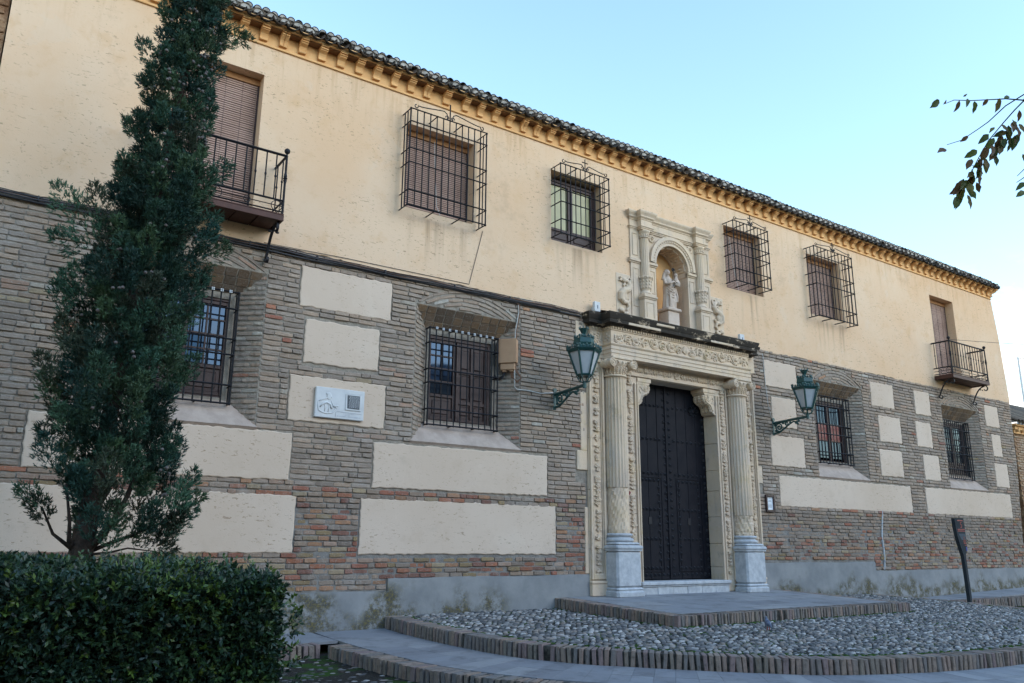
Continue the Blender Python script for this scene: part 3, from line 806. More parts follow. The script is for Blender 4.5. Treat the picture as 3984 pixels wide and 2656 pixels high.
for o_ in [o for o in bpy.data.objects if o.name.startswith('pane')][-6:]:  # middle panes get a red building's reflection as plain colour
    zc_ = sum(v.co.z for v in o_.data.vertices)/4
    if 3.95 < zc_ < 4.4: o_.data.materials[0] = MAT['redpane']; o_['label'] = 'pane with a red reflection painted in'
casement('window', 21.81, 22.96, 3.45, 4.86, .30, [(21.865, 22.37, 'glass', 3, 1, .3), (22.385, 22.905, 'glass', 3, 1, .3)])

# --- iron grilles
def grille(x0, x1, z0, z1, yf, yb, nb, fr, crown=None, xb0=None, xb1=None, stars=False, nside=1, zb=None, bw=.016):
    o = MB(); s2 = bw*.5
    for (xx, zz) in ((x0, z0), (x1, z0), (x0, z1), (x1, z1)): o.ball((xx, yf, zz), .022, 6, 4)
    g = o.build('window_grille', 'iron', B)
    for k in range(nb):
        x = lerp(x0, x1, k/(nb-1)); m = MB(); w = bw*1.3 if k in (0, nb-1) else bw
        m.bar((x, yf, z0), (x, yf, z1), w); m.build('bar', 'iron', g)
    zs = [z1-(z1-z0)*f for f in fr]
    nodes = MB()
    for z in zs:
        m = MB(); m.bar((x0, yf-.012, z), (x1, yf-.012, z), bw*1.1); m.build('rail', 'iron', g)
        for k in range(nb): x = lerp(x0, x1, k/(nb-1)); nodes.ball((x, yf-.006, z), .017, 6, 4)
        for x, xb in ((x0, xb0 if xb0 is not None else x0), (x1, xb1 if xb1 is not None else x1)):
            m = MB(); m.bar((x, yf, z), (xb, yb, z), bw*1.1); m.build('tie_rod', 'iron', g)
    for zq in (z0, z1):
        for k in (1, 2):
            x = lerp(x0, x1, k/3); m = MB(); m.bar((x, yf, zq), (x, yb, zq), bw*1.1); m.build('tie_rod', 'iron', g)
    for x in (x0, x1):
        for k in range(nside):
            y = lerp(yf, yb, (k+1)/(nside+1)); m = MB(); m.bar((x, y, z0), (x, y, z1), bw); m.build('bar', 'iron', g)
    nodes.build('rivets', 'iron', g)
    if stars:
        st = MB()
        for k in range(1, nb-1):
            x = lerp(x0, x1, k/(nb-1))
            for a in range(4):
                an = PI/4+a*PI/2; st.ball((x+.016*math.cos(an), yf-.02, z1+.016*math.sin(an)), .012, 6, 4)
        st.build('iron_rosettes', 'galv', g)
    if crown:
        w = x1-x0; xc = (x0+x1)/2; c = MB(); h = crown
        for sgn in (-1, 1):
            a = xc+sgn*w*.42; e = xc+sgn*w*.03
            pts = [(a+sgn*.05+.035*math.cos(t)*sgn, yf, z1+.075+.035*math.sin(t)) for t in [PI*1.1-PI*1.9*i/10 for i in range(10)]]
            pts = [(a+sgn*(.02+.03*math.cos(i/9*5.2+2.6)), yf, z1+.065+.03*math.sin(i/9*5.2+2.6)) for i in range(9, -1, -1)]
            pts += [(lerp(a, e, t), yf, z1+.03+h*(.2+.5*t*t*(1.6-t)*1.0)+.0*t) for t in [i/8 for i in range(1, 8)]]
            ez = pts[-1][2]
            pts += [(e+sgn*.025*(1-i/4), yf, ez-.0-i*(ez-z1)/4*.9) for i in range(1, 5)]
            c.tube(pts, .009, 5)
            c.tube([(xc+sgn*(.05+r_*math.cos(t)), yf, z1+.045+r_*math.sin(t)) for t, r_ in [(PI*(.0+1.9*i/12), .04*(1-i/16)) for i in range(13)]], .008, 5)
        c.bar((xc, yf, z1-.02), (xc, yf, z1+h+.06), .018)
        if h < .22: c.bar((xc-.07, yf, z1+h-.01), (xc+.07, yf, z1+h-.01), .016)
        c.build('grille_crest', 'iron', g)
    return g
FR = [0, .17, .38, .55, .80, 1.0]
grille(5.40, 6.86, 6.73, 8.41, -.30, .0, 13, [0, .135, .415, .56, .845, 1.0], .24, nside=2)
grille(8.47, 9.63, 6.97, 8.325, -.30, .05, 11, FR, .18)
grille(13.15, 14.30, 7.0, 8.355, -.30, .05, 11, FR, .18)
grille(15.97, 17.46, 6.715, 8.40, -.30, .0, 12, [0, .135, .38, .54, .84, 1.0], .18, nside=2)
F2 = [0, .155, .43, .57, .84, 1.0]
grille(6.10, 7.41, 3.375, 4.935, .10, .30, 12, F2, None, stars=True)
grille(1.74, 3.06, 3.375, 4.935, .10, .30, 12, F2, None, stars=True)
grille(16.13, 17.40, 3.41, 4.945, .10, .30, 12, F2, None, nside=2)
grille(21.66, 22.97, 3.35, 4.89, .12, .30, 14, F2, None, nside=2)

# --- balconies
def balcony(x0, x1, d, zf, nb, ns):
    f = MB(); f.cbox(x0-.02, x1+.02, -d-.02, .0, zf-.0, zf+.018, .004)
    f.cbox(x0-.02, x1+.02, -d-.02, -d+.012, zf-.085, zf-.003, .004); f.cbox(x0-.02, x0+.012, -d+.014, 0, zf-.085, zf-.003, .004); f.cbox(x1-.012, x1+.02, -d+.014, 0, zf-.085, zf-.003, .004)
    o = f.build('balcony', 'balcony', B)
    n = 6; m = MB()
    for k in range(n):
        a, b = lerp(x0+.014, x1-.014, k/n), lerp(x0+.014, x1-.014, (k+1)/n); m2 = MB(); m2.cbox(a+.006, b-.006, -d+.014, -.005, zf-.06, zf-.005, .004); m2.build('floor_board', 'balcony', o)
    zt, zl = zf+.90, zf+.215
    P = [((x0, 0), (x0, -d)), ((x0, -d), (x1, -d)), ((x1, -d), (x1, 0))]
    for (a, b) in P:
        for z, w in ((zt, .03), (zl, .022), (zf+.05, .016), (zf+.13, .010)):
            m = MB(); m.bar((a[0], a[1], z), (b[0], b[1], z), w); m.build('rail', 'iron', o)
    def bal(x, y, big=False):
        m = MB(); r = .016 if big else .0095
        m.bar((x, y, zf if big else zl), (x, y, zt), r*1.5)
        zm = lerp(zl, zt, .5)
        pr = [(r*.8, zm-.10), (r*1.7, zm-.03), (r*1.2, zm-.015), (r*2.1, zm), (r*1.2, zm+.015), (r*1.7, zm+.03), (r*.8, zm+.10)] if big else [(r*.8, zm-.022), (r*1.7, zm-.01), (r*1.7, zm+.01), (r*.8, zm+.022)]
        m.lathe(pr, x, y, 8)
        if big: m.lathe([(.012, zt), (.012, zt+.03), (.02, zt+.035), (.012, zt+.04)], x, y, 8); m.ball((x, y, zt+.075), .042, 12, 8)
        m.build('newel_post' if big else 'baluster', 'iron', o)
    bal(x0, -d, True); bal(x1, -d, True)
    for k in range(1, nb): bal(lerp(x0, x1, k/nb), -d)
    for k in range(ns):
        for x in (x0, x1): bal(x, -d*(k+.6)/(ns+.2))
    m = MB()
    for k in range(5):
        x = lerp(x0+.09, x1-.09, k/4); r_ = .075 if k % 2 == 0 else .045
        m.tube([(x+r_*math.cos(t), -d, zf+.125+r_*math.sin(t)) for t in [2*PI*i/16 for i in range(17)]], .006, 5)
    for x in (x0, x1):
        for k in range(2):
            y = -d+.09+k*.22; r_ = .075 if k == 0 else .045; m.tube([(x, y+r_*math.cos(t), zf+.125+r_*math.sin(t)) for t in [2*PI*i/16 for i in range(17)]], .006, 5)
    m.build('ring_frieze', 'iron', o)
    for x in (x0+.08, x1-.04):       # scrolled brackets, flat bar bent on edge
        m = MB(); zt2 = zf-.09
        pts = spiral(-d+.08, zt2-.085, .02, .075, PI*1.0, -1.15, 14)
        pts = [(p[0], p[2]) for p in pts]
        pts = [(-d+.10+.02*math.cos(t)+.0, zt2-.10+.02*math.sin(t)) for t in ()]+[(-d+.09+r_*math.cos(t), zt2-.085+r_*math.sin(t)) for t, r_ in [(PI*(-.7-1.3*(i/12)+2.6), lerp(.025, .08, i/12)) for i in range(13)]]
        end = pts[-1]
        curve = [(lerp(-d+.10, -.06, t), zt2-.012-.40*(t**2.2)) for t in [i/9 for i in range(1, 10)]]
        low = [(-.10+r_*math.cos(t), zt2-.44+r_*math.sin(t)) for t, r_ in [(PI*(.12-1.5*i/12), lerp(.06, .025, i/12)) for i in range(13)]]
        for seq in (pts, [(-d+.10, zt2-.008)]+curve+low):
            vs = []; fs = []
            for i, (y, z) in enumerate(seq):
                j = min(i+1, len(seq)-1); k2 = max(i-1, 0); t = Vector((seq[j][0]-seq[k2][0], seq[j][1]-seq[k2][1])); t = t.normalized() if t.length else Vector((1, 0)); nn = Vector((-t.y, t.x))*.011
                for dx, s2 in ((-.018, 1), (.018, 1), (.018, -1), (-.018, -1)): vs.append((x+dx, y+nn.x*s2, z+nn.y*s2))
            for i in range(len(seq)-1):
                for k in range(4): fs.append((i*4+k, i*4+(k+1) % 4, i*4+4+(k+1) % 4, i*4+4+k))
            m.add(vs, fs)
        m.tube(spiral(0, 0, .05, .015, 0, 1.2, 12), .007, 5) if False else None
        for q in (-.05, .05): m.ball((x+q, -d*.62, zt2-.10), .03, 6, 5, 1, .5, .6)
        m.build('scroll_bracket', 'iron', o)
    return o
balcony(1.56, 3.38, .50, 5.975, 13, 2)
balcony(21.26, 23.13, .50, 5.97, 14, 3)
# ================================================================ portal (part of the building)
def mk(name, mat, parent, fn, smooth=False, label=None):
    m = MB(); fn(m); return m.build(name, mat, parent, smooth, label)
XC = 11.5
# jambs as ashlar blocks
pj = MB(); pj.box(10.40, 12.60, -.02, .27, 4.62, 4.74)
portal = pj.build('portal', 'stone', B, label='carved limestone portal with two fluted columns')
def blocks(x0, x1, y0, y1, zs, parent, mat='stone', name='jamb_block'):
    for a, b in zip(zs, zs[1:]):
        m = MB(); d = R.uniform(-.004, .004); m.cbox(x0, x1, y0+d, y1, a+.002, b-.002, .008); m.build(name, mat, parent)
ZJ = [.735, 1.18, 1.62, 2.12, 2.62, 3.02, 3.55, 4.10, 4.62]
blocks(10.15, 10.44, -.055, .27, ZJ, portal); blocks(12.56, 12.85, -.055, .27, ZJ, portal)
blocks(9.24, 10.148, -.045, .10, [.735, 1.5, 2.5, 3.4, 4.3, 5.12], portal); blocks(12.852, 13.76, -.045, .10, [.735, 1.5, 2.5, 3.4, 4.3, 5.12], portal)
mk('lintel_block', 'stone', portal, lambda m: m.cbox(10.15, 12.85, -.055, .27, 4.622, 5.12, .008))
for (x0, x1, z0, z1) in ((9.0, 9.238, 2.83, 3.17), (9.09, 9.238, 3.17, 4.2), (13.762, 13.93, 2.83, 3.18), (9.0, 9.238, 4.75, 5.5), (13.69, 13.89, 5.13, 5.5), (9.16, 9.238, 1.1, 2.2)):
    mk('quoin_block', 'stone', portal, lambda m: m.cbox(x0, x1, -.03, .02, z0, z1, .008))

def leaves(m, x, z, y, s, n=5, up=True):
    """a carved leaf spray: pairs of plump leaves round a stem"""
    for k in range(n):
        a = lerp(-1.1, 1.1, k/(n-1))+R.uniform(-.15, .15); l = s*R.uniform(.75, 1.1)
        dx, dz = math.sin(a)*l, math.cos(a)*l*(1 if up else -1)
        rot = Matrix.Rotation(math.atan2(dx, dz), 3, 'Y')
        m.ball((x+dx*.55, y-.010, z+dz*.55), l*.5, 6, 5, .36, .46, 1, rot=rot)
def foliage_strip(x0, x1, z0, z1, y, parent, vertical=True, mat='stone'):
    m = MB(); w = (x1-x0) if vertical else (z1-z0)
    L = (z1-z0) if vertical else (x1-x0); p = 0
    while p < L-.03:
        s = w*R.uniform(.36, .52)
        if vertical: leaves(m, (x0+x1)/2+R.uniform(-.01, .01), z0+p, y, s, 5, R.random() < .8)
        else:
            for k in range(5):
                a = lerp(-1.1, 1.1, k/4); dx, dz = math.cos(a)*s, math.sin(a)*s; rot = Matrix.Rotation(math.atan2(dx, dz), 3, 'Y')
                m.ball((x0+p+dx*.55, y-.006, (z0+z1)/2+dz*.55), s*.5, 6, 5, .36, .34, 1, rot=rot)
        if R.random() < .35: m.ball(((x0+x1)/2, y, z0+p) if vertical else (x0+p, y, (z0+z1)/2), w*.16, 6, 5, 1, .8, 1)
        p += w*R.uniform(.34, .50)
    return kind(m.build('carved_foliage', mat, parent, True), 'stuff')
# outer pilasters with sunk foliage panels
for sgn in (-1, 1):
    X = lambda v: XC+sgn*v
    def px_(m, a, b, *r):
        p, q = sorted((X(a), X(b))); m.cbox(p, q, *r)
    m = MB(); px_(m, 1.88, 2.26, -.10, -.046, 4.35*0+.735, .93, .008); px_(m, 1.87, 2.27, -.112, -.046, .932, .985, .012)
    px_(m, 1.90, 1.945, -.088, -.046, 1.0, 4.86, .008); px_(m, 2.195, 2.245, -.088, -.046, 1.0, 4.86, .008)
    px_(m, 1.955, 1.972, -.07, -.046, 1.02, 4.84, .005); px_(m, 2.168, 2.185, -.07, -.046, 1.02, 4.84, .005)
    px_(m, 1.947, 2.193, -.084, -.046, 1.0, 1.10, .008); px_(m, 1.947, 2.193, -.084, -.046, 4.78, 4.86, .008)
    px_(m, 1.89, 2.25, -.092, -.046, 4.863, 4.88, .004)
    m.build('pilaster', 'stone', portal)
    a, b = sorted((X(1.985), X(2.155))); foliage_strip(a, b, 1.16, 4.74, -.055, portal)
    # inner mouldings and foliage beside the door
    m = MB(); px_(m, 1.055, 1.085, -.085, -.056, .94, 4.50, .006); px_(m, 1.093, 1.118, -.072, -.056, .94, 4.50, .006); px_(m, 1.126, 1.15, -.09, -.056, .94, 4.50, .006)
    px_(m, 1.355, 1.385, -.08, -.046, .94, 4.74, .006)
    m.build('jamb_moulding', 'stone', portal)
    a, b = sorted((X(1.17), X(1.34))); foliage_strip(a, b, 1.05, 4.70, -.062, portal)
m = MB()
for z0, z1, p in ((4.635, 4.66, .03), (4.662, 4.69, .018), (4.86, 4.90, .03), (4.90, 4.93, .05)): m.cbox(10.16, 12.84, -.055-p, -.05, z0, z1, .004)
m.build('lintel_moulding', 'stone', portal)
foliage_strip(10.2, 11.38, 4.70, 4.85, -.06, portal, False); foliage_strip(11.62, 12.84, 4.70, 4.85, -.06, portal, False)
def rosette(m, x, y, z, r):
    for k in range(8): a = k*PI/4; m.ball((x+r*.62*math.cos(a), y, z+r*.62*math.sin(a)), r*.36, 6, 5, 1, .5, 1)
    m.tube([(x+r*.42*math.cos(t), y-.012, z+r*.42*math.sin(t)) for t in [2*PI*i/14 for i in range(15)]], r*.09, 5); m.ball((x, y-.01, z), r*.2, 8, 6)
mk('rosette', 'stone', portal, lambda m: rosette(m, 11.5, -.065, 4.775, .085), True)

# columns
def fluted(nfl, depth):
    return lambda a, r, z: r-depth*max(0, abs(math.cos(a*nfl/2)))**.6*1.0
for sgn in (-1, 1):
    cx, cy = XC+sgn*1.65, -.08
    px0, px1 = cx-.29, cx+.29
    m = MB(); yb = -.046
    m.cbox(px0-.025, px1+.025, -.405, yb, .70, .83, .03, jit=.008); m.cbox(px0-.012, px1+.012, -.392, yb, .825, .875, .022, jit=.004); m.cbox(px0+.008, px1-.008, -.372, yb, .872, 1.475, .035)
    m.cbox(px0-.005, px1+.005, -.385, yb, 1.47, 1.50, .01); m.cbox(px0-.018, px1+.018, -.402, yb, 1.498, 1.57, .022); m.cbox(px0+.01, px1-.01, -.375, yb, 1.565, 1.62, .03)
    m.build('column_pedestal', 'marble', portal)
    m = MB(); m.lathe([(.25, 1.62), (.275, 1.645), (.275, 1.675), (.25, 1.69), (.225, 1.70), (.225, 1.72), (.25, 1.725), (.26, 1.745), (.25, 1.765), (.22, 1.77)], cx, cy, 32)
    m.build('column_base', 'marble', portal, True)
    zb = 2.55 if sgn < 0 else 2.15
    m = MB()        # eroded foot of the shaft
    prof = [(.218+R.uniform(-.006, .006), lerp(1.768, zb, i/12)) for i in range(13)]
    m.lathe(prof, cx, cy, 40, fr=lambda a, r, z: r-.018+.013*math.sin(a*7+z*9)*math.sin(z*23+a*3)+.007*math.sin(a*17+z*31)+R.uniform(-.006, .006)-(0.008*abs(math.cos(a*11)) if (z-1.9)*sgn > .1 else 0))
    m.build('eroded_shaft', 'stone', portal)
    m = MB(); zz = [zb, zb+.012, 3.2, 3.21, 3.9, 4.47, 4.50, 4.515]; rr = [.222, .224, .223, .219, .2185, .212, .212, .212]
    m.lathe(list(zip(rr, zz)), cx, cy, 132, fr=lambda a, r, z: r-(.022*abs(math.sin(a*11))**.7 if z < 4.505 else .002))
    m.build('fluted_shaft', 'stone', portal, True)
    m = MB(); m.lathe([(.205, 4.515), (.235, 4.525), (.245, 4.54), (.235, 4.555), (.215, 4.56)], cx, cy, 32); m.build('astragal', 'stone', portal, True)
    cap_ = MB(); cap_.lathe([(.205, 4.56), (.20, 4.60), (.205, 4.68), (.225, 4.735), (.24, 4.745), (.24, 4.765), (.25, 4.79), (.245, 4.81)], cx, cy, 32)
    for k in range(12):
        a = PI+k*PI/11*1.0; 
        for t in range(4):
            rr_ = .21+.012*t; cap_.ball((cx+rr_*math.cos(a)*.985, cy+rr_*math.sin(a)*.985, 4.585+t*.034), .020, 6, 5, .7, .7, 1.2)
    for k in range(7): a = PI*1.15+k*PI*.7/6; cap_.ball((cx+.252*math.cos(a), cy+.252*math.sin(a), 4.785), .022, 6, 5, .8, .8, 1.1)
    cap_.build('capital', 'stone', portal, True)
    m = MB(); m.cbox(cx-.245, cx+.245, -.335, -.046, 4.835, 4.879, .008); m.cbox(cx-.225, cx+.225, -.315, -.046, 4.80, 4.835, .008); m.build('abacus', 'stone', portal)
    for s2 in (-1, 1):
        m = MB(); vx, vz = cx+s2*.248, 4.755
        m.prism([(vx+.080*math.cos(t), vz+.080*math.sin(t)) for t in [2*PI*i/18 for i in range(18)]], -.345, -.06, 'y')
        m.tube([(vx+s2*p[0], -.348, vz+p[2]) for p in spiral(0, 0, .082, .012, PI/2, -2.2, 34)], .012, 6)
        m.ball((vx, -.348, vz), .020, 8, 6); m.tube([(vx, yv, vz+.0) for yv in (-.22, -.17)], .088, 14)
        m.build('volute', 'stone', portal)

# entablature
EP = [(9.32, .02), (9.32, -.06), (9.62, -.06), (9.62, -.28), (13.38, -.28), (13.38, -.06), (13.68, -.06), (13.68, .02)]
m = MB(); m.mould(EP, [(-.05, 4.881), (0, 4.881), (0, 4.945), (.012, 4.948), (.012, 5.012), (.024, 5.015), (.024, 5.075), (.036, 5.085), (.05, 5.105), (.05, 5.122), (-.05, 5.124)])
m.box(9.4, 13.6, -.055, .02, 4.89, 5.12); m.box(9.66, 13.34, -.25, -.05, 4.886, 5.12); m.build('architrave', 'stone', portal)
m = MB(); m.mould(EP, [(-.05, 5.122), (.002, 5.125), (.002, 5.365), (.018, 5.375), (.018, 5.388), (-.05, 5.39)]); m.box(9.4, 13.6, -.05, .02, 5.1, 5.4); m.build('frieze', 'stone', portal)
m = MB(); m.mould(EP, [(-.05, 5.388), (.012, 5.388), (.012, 5.44), (-.05, 5.44)])
def dent(x0, y0, x1, y1):
    L = math.hypot(x1-x0, y1-y0); n = int(L/.062); ux, uy = (x1-x0)/L, (y1-y0)/L; nx, ny = uy, -ux
    for i in range(n):
        t = (i+.25)*L/n; w = L/n*.55; a = (x0+ux*t, y0+uy*t); b = (a[0]+ux*w, a[1]+uy*w); o = .036
        m.prism([a, b, (b[0]+nx*o, b[1]+ny*o), (a[0]+nx*o, a[1]+ny*o)], 5.395, 5.435, 'z')
for p, q in zip(EP[:-1], EP[1:]): dent(*p, *q) if math.hypot(p[0]-q[0], p[1]-q[1]) > .15 else None
kind(m.build('dentil_course', 'stone', portal), 'stuff')
m = MB(); m.mould(EP, [(-.05, 5.438), (.05, 5.44), (.056, 5.455), (.072, 5.468), (.095, 5.472), (.14, 5.476), (.145, 5.52), (.132, 5.528), (.135, 5.54), (.148, 5.56), (.165, 5.60), (.178, 5.635), (.18, 5.662), (.16, 5.668), (-.05, 5.70)])
m.box(9.3, 13.7, -.10, .02, 5.5, 5.70); m.add([(9.5, -.40, 5.672), (13.5, -.40, 5.672), (13.5, -.0, 5.80), (9.5, -.0, 5.80)], [(0, 1, 2, 3)]); m.box(9.6, 13.4, -.33, -.09, 5.55, 5.672)
m.build('portal_cornice', 'crust', portal)
m = MB(); m.cbox(9.93, 10.74, -.4285, -.39, 5.478, 5.525, .006, jit=.004); m.build('repair_patch', 'shrine', portal)
m = MB(); m.cbox(10.62, 11.1, -.452, -.40, 5.575, 5.63, .012, jit=.006); m.build('repair_patch', 'shrine', portal)
m = MB(); m.cbox(12.12, 12.78, -.4285, -.39, 5.478, 5.523, .006, jit=.004); m.build('repair_patch', 'shrine', portal)
# frieze scrollwork with a central shell
m = MB(); y = -.284; x = 9.74; up = 1
while x < 13.25:
    if abs(x-11.5) < .16: x = 11.66
    r0 = R.uniform(.075, .10); zc = 5.245+R.uniform(-.015, .015)
    m.tube(spiral(x+r0*.6, zc, r0, .016, PI*.8*up, 1.5*up, 22, y-.004), lambda t: .019*(1.15-t*.6), 6)
    m.tube([(x-.05, y, zc-up*.06), (x+.03, y-.008, zc-up*.095), (x+.13, y-.004, zc-up*.075), (x+.20, y, zc+up*.05)], .014, 5)
    for k in range(4): a = R.uniform(0, 6.28); m.ball((x+r0*.7+.09*math.cos(a), y-.005, zc+.08*math.sin(a)), R.uniform(.018, .034), 6, 5, 1, .7, R.uniform(.6, 1.4))
    m.ball((x+r0*.6, y-.014, zc), .028, 7, 6); x += R.uniform(.19, .24); up = -up
for k in range(9):
    a = lerp(-1.15, 1.15, k/8); m.tube([(11.52, y-.004, 5.17), (11.52+.105*math.sin(a), y-.016, 5.185+.14*math.cos(a))], .010, 5, r1=.017)
for sx, xx in ((-1, 9.47), (1, 13.53)):
    m.tube(spiral(xx, 5.25, .09, .02, PI*.5, 1.4*sx, 20, -.066), .016, 6)
    for k in range(6): a = R.uniform(0, 6.28); m.ball((xx+.09*math.cos(a), -.064, 5.245+.085*math.sin(a)), .024, 6, 5, 1, .7, 1)
for k in range(5): m.ball((9.615, -.12-.03*k+.02, 5.20+.05*(k % 3)), .032, 6, 5, .5, 1, 1)
kind(m.build('frieze_scrollwork', 'stone', portal, True), 'stuff')

# threshold
m = MB(); m.cbox(10.34, 12.66, -.16, .30, .885, .948, .012); m.cbox(10.36, 12.64, -.135, .30, .858, .884, .008); m.build('threshold', 'marble', portal)
for k in range(6):
    a, b = lerp(10.37, 12.63, k/6), lerp(10.37, 12.63, (k+1)/6); m = MB(); m.cbox(a+.002, b-.002, -.115+R.uniform(-.004, .004), .2, .70, .857, .006); m.build('riser_block', 'marble', portal)
# corbels in the upper corners of the doorway
for sgn in (-1, 1):
    e = XC+sgn*1.062
    C = lambda d, z: (e-sgn*d, z)
    m = MB()
    def pr(pts, y0, y1): m.prism([C(*p) for p in pts], y0, y1, 'y')
    pr([(0, 4.545), (.345, 4.545), (.345, 4.615), (0, 4.615)], -.075, .26); pr([(0, 4.50), (.30, 4.50), (.315, 4.515), (.33, 4.545), (0, 4.545)], -.062, .25)
    S = [(0, 4.50), (.285, 4.50), (.305, 4.46), (.305, 4.42), (.285, 4.375), (.24, 4.34), (.185, 4.315), (.14, 4.285), (.115, 4.24), (.105, 4.19), (.085, 4.14), (.05, 4.115), (.015, 4.115), (0, 4.14)]
    pr(S, -.055, .24)
    m.tube([(C(d, z)[0], -.058, C(d, z)[1]) for d, z in [(p[0]-.014, p[1]) for p in S[1:13]]], .014, 5)
    sp = spiral(0, 0, .055, .012, PI*.5, 1.5, 22)
    m.tube([(C(.23+p[0], 0)[0], -.058, 4.43+p[2]) for p in sp], .012, 5); m.tube([(C(.065+p[0]*.75, 0)[0], -.058, 4.165+p[2]*.75) for p in sp], .011, 5)
    m.tube([(C(d, z)[0], -.058, C(d, z)[1]) for d, z in ((.20, 4.37), (.13, 4.41), (.08, 4.46), (.05, 4.40), (.09, 4.33))], .012, 5)
    for k in range(8):         # acanthus running down the outer curve
        p = S[2+k]; q = C(p[0]+.012, p[1]); 
        for yy in (-.02, .08, .17): m.ball((q[0], yy, q[1]), .038, 6, 5, .7, 1.15, .9)
    m.build('corbel', 'stone', portal, False)

# door
y = .27
dm = MB(); dm.box(10.25, 12.75, y+.03, y+.06, .90, 4.70); door = dm.build('portal_door', 'door', B, label='tall studded dark wooden double door')
xs = [10.44, 10.70, 10.97, 11.235, 11.493, 11.507, 11.765, 12.03, 12.30, 12.56]
for a, b in zip(xs, xs[1:]):
    if b-a < .05: continue
    m = MB(); m.cbox(a+.003, b-.003, y+R.uniform(-.002, .002), y+.035, .965, 4.63, .005); m.build('plank', 'door', door)
mk('door_stile', 'door', door, lambda m: m.cbox(11.445, 11.498, y-.022, y, .965, 4.63, .006))
for (a, b) in ((10.74, 11.31), (11.71, 12.39)):       # wicket outlines
    m = MB(); 
    for (p, q, r_, t) in ((a-.012, a+.012, 1.1, 2.84), (b-.012, b+.012, 1.1, 2.84), (a+.012, b-.012, 2.816, 2.84), (a+.012, b-.012, 1.1, 1.124)): m.cbox(p, q, y-.013, y, r_, t, .004)
    m.build('wicket_frame', 'door', door)
st = MB(); r_ = .030; st.add([(-r_, 0, -r_), (r_, 0, -r_), (r_, 0, r_), (-r_, 0, r_), (0, -.036, 0)], [(0, 1, 4), (1, 2, 4), (2, 3, 4), (3, 0, 4)]); st = st.mesh('stud', MAT['iron'])
pts = set()
for z in (4.20, 3.55, 2.90, 1.045):
    for x in (10.52, 10.63, 10.74, 10.85, 10.96, 11.07, 11.18, 11.29, 11.40, 11.56, 11.68, 11.80, 11.92, 12.04, 12.16, 12.28, 12.40, 12.51): pts.add((x, z))
for z in (2.77, 2.23, 1.69, 1.165):
    for x in (10.81, 10.91, 11.01, 11.115, 11.22, 11.40, 11.56, 11.76, 11.88, 11.99, 12.10, 12.20, 12.30, 12.51): pts.add((x, z))
for k in range(25):
    z = 1.045+.136*k
    if z < 4.5: pts.add((11.415, round(z, 2))); pts.add((11.555, round(z, 2)))
    if z < 4.1: pts.add((12.51, round(z, 2)))
for z in (1.3, 1.43, 1.56, 1.82, 1.95, 2.09, 2.36, 2.5, 2.63):
    for x in (11.22, 11.76, 12.29): pts.add((x, z))
for z in (4.34, 4.48): pts.add((11.41, z)); pts.add((11.57, z))
used = []
for (x, z) in sorted(pts):
    if any(abs(x-u)+abs(z-v) < .07 for u, v in used): continue
    used.append((x, z)); inst('stud', st, door, (x, y-.001 if not 11.39 < x < 11.44 else y-.001, z), (0, R.uniform(-.1, .1), 0))
for x in (10.98, 12.02): mk('lock_plate', 'iron', door, lambda m: m.cbox(x-.04, x+.04, y-.012, y, 1.95, 2.09, .004))
for x in (10.66, 12.25):
    m = MB()
    for k in range(10): a = k*.63; m.tube([(x+.06*math.cos(a), y-.012, 4.20+.06*math.sin(a)), (x+.13*math.cos(a+.3), y-.018, 4.20+.11*math.sin(a+.3))], .014, 5, r1=.022)
    m.ball((x, y-.012, 4.2), .05, 8, 6, 1, .5, 1); m.build('hinge_boss', 'iron', door)

# ================================================================ upper niche (aedicule)
SH = MB()
for (a, b, c, d) in rects_minus(10.38, 12.62, 5.62, 7.62, [(11.05, 11.95, 5.6, 7.0)]):
    if c >= 6.999 and a < 11.94 and b > 11.06: continue
    SH.cbox(a, b, -.05, .0, c, d, .003)
n = 20     # spandrels round the arch
for i in range(n):
    a0, a1 = PI*i/n, PI*(i+1)/n; r_ = .448
    p, q = (11.5+r_*math.cos(a0), 7.0+r_*math.sin(a0)), (11.5+r_*math.cos(a1), 7.0+r_*math.sin(a1))
    SH.quad((p[0], -.05, p[1]), (p[0], -.05, 7.62), (q[0], -.05, 7.62), (q[0], -.05, q[1]))
shrine = SH.build('niche_shrine', 'shrine', B, label='pale stone niche with columns above the portal cornice')
m = MB()       # niche interior
yb = .36
m.quad((11.056, -.051, 5.70), (11.056, yb, 5.75), (11.056, yb, 7.0), (11.056, -.051, 7.0)); m.quad((11.944, yb, 5.75), (11.944, -.051, 5.70), (11.944, -.051, 7.0), (11.944, yb, 7.0)); m.quad((11.05, -.12, 5.775), (11.95, -.12, 5.775), (11.95, yb, 5.83), (11.05, yb, 5.83))
for i in range(n):
    a0, a1 = PI*i/n, PI*(i+1)/n; r_ = .444
    m.quad((11.5+r_*math.cos(a0), -.05, 7+r_*math.sin(a0)), (11.5+r_*math.cos(a0), yb, 7+r_*math.sin(a0)), (11.5+r_*math.cos(a1), yb, 7+r_*math.sin(a1)), (11.5+r_*math.cos(a1), -.05, 7+r_*math.sin(a1)))
m.build('niche_lining', 'shrine', shrine)
m = MB(); m.prism([(11.03, 5.8), (11.97, 5.8), (11.97, 7.0)]+[(11.5+.47*math.cos(PI*i/16), 7+.47*math.sin(PI*i/16)) for i in range(1, 16)]+[(11.03, 7.0)], yb, yb+.02, 'y'); m.build('niche_back', 'cornice', shrine)
m = MB()       # coffers on the vault
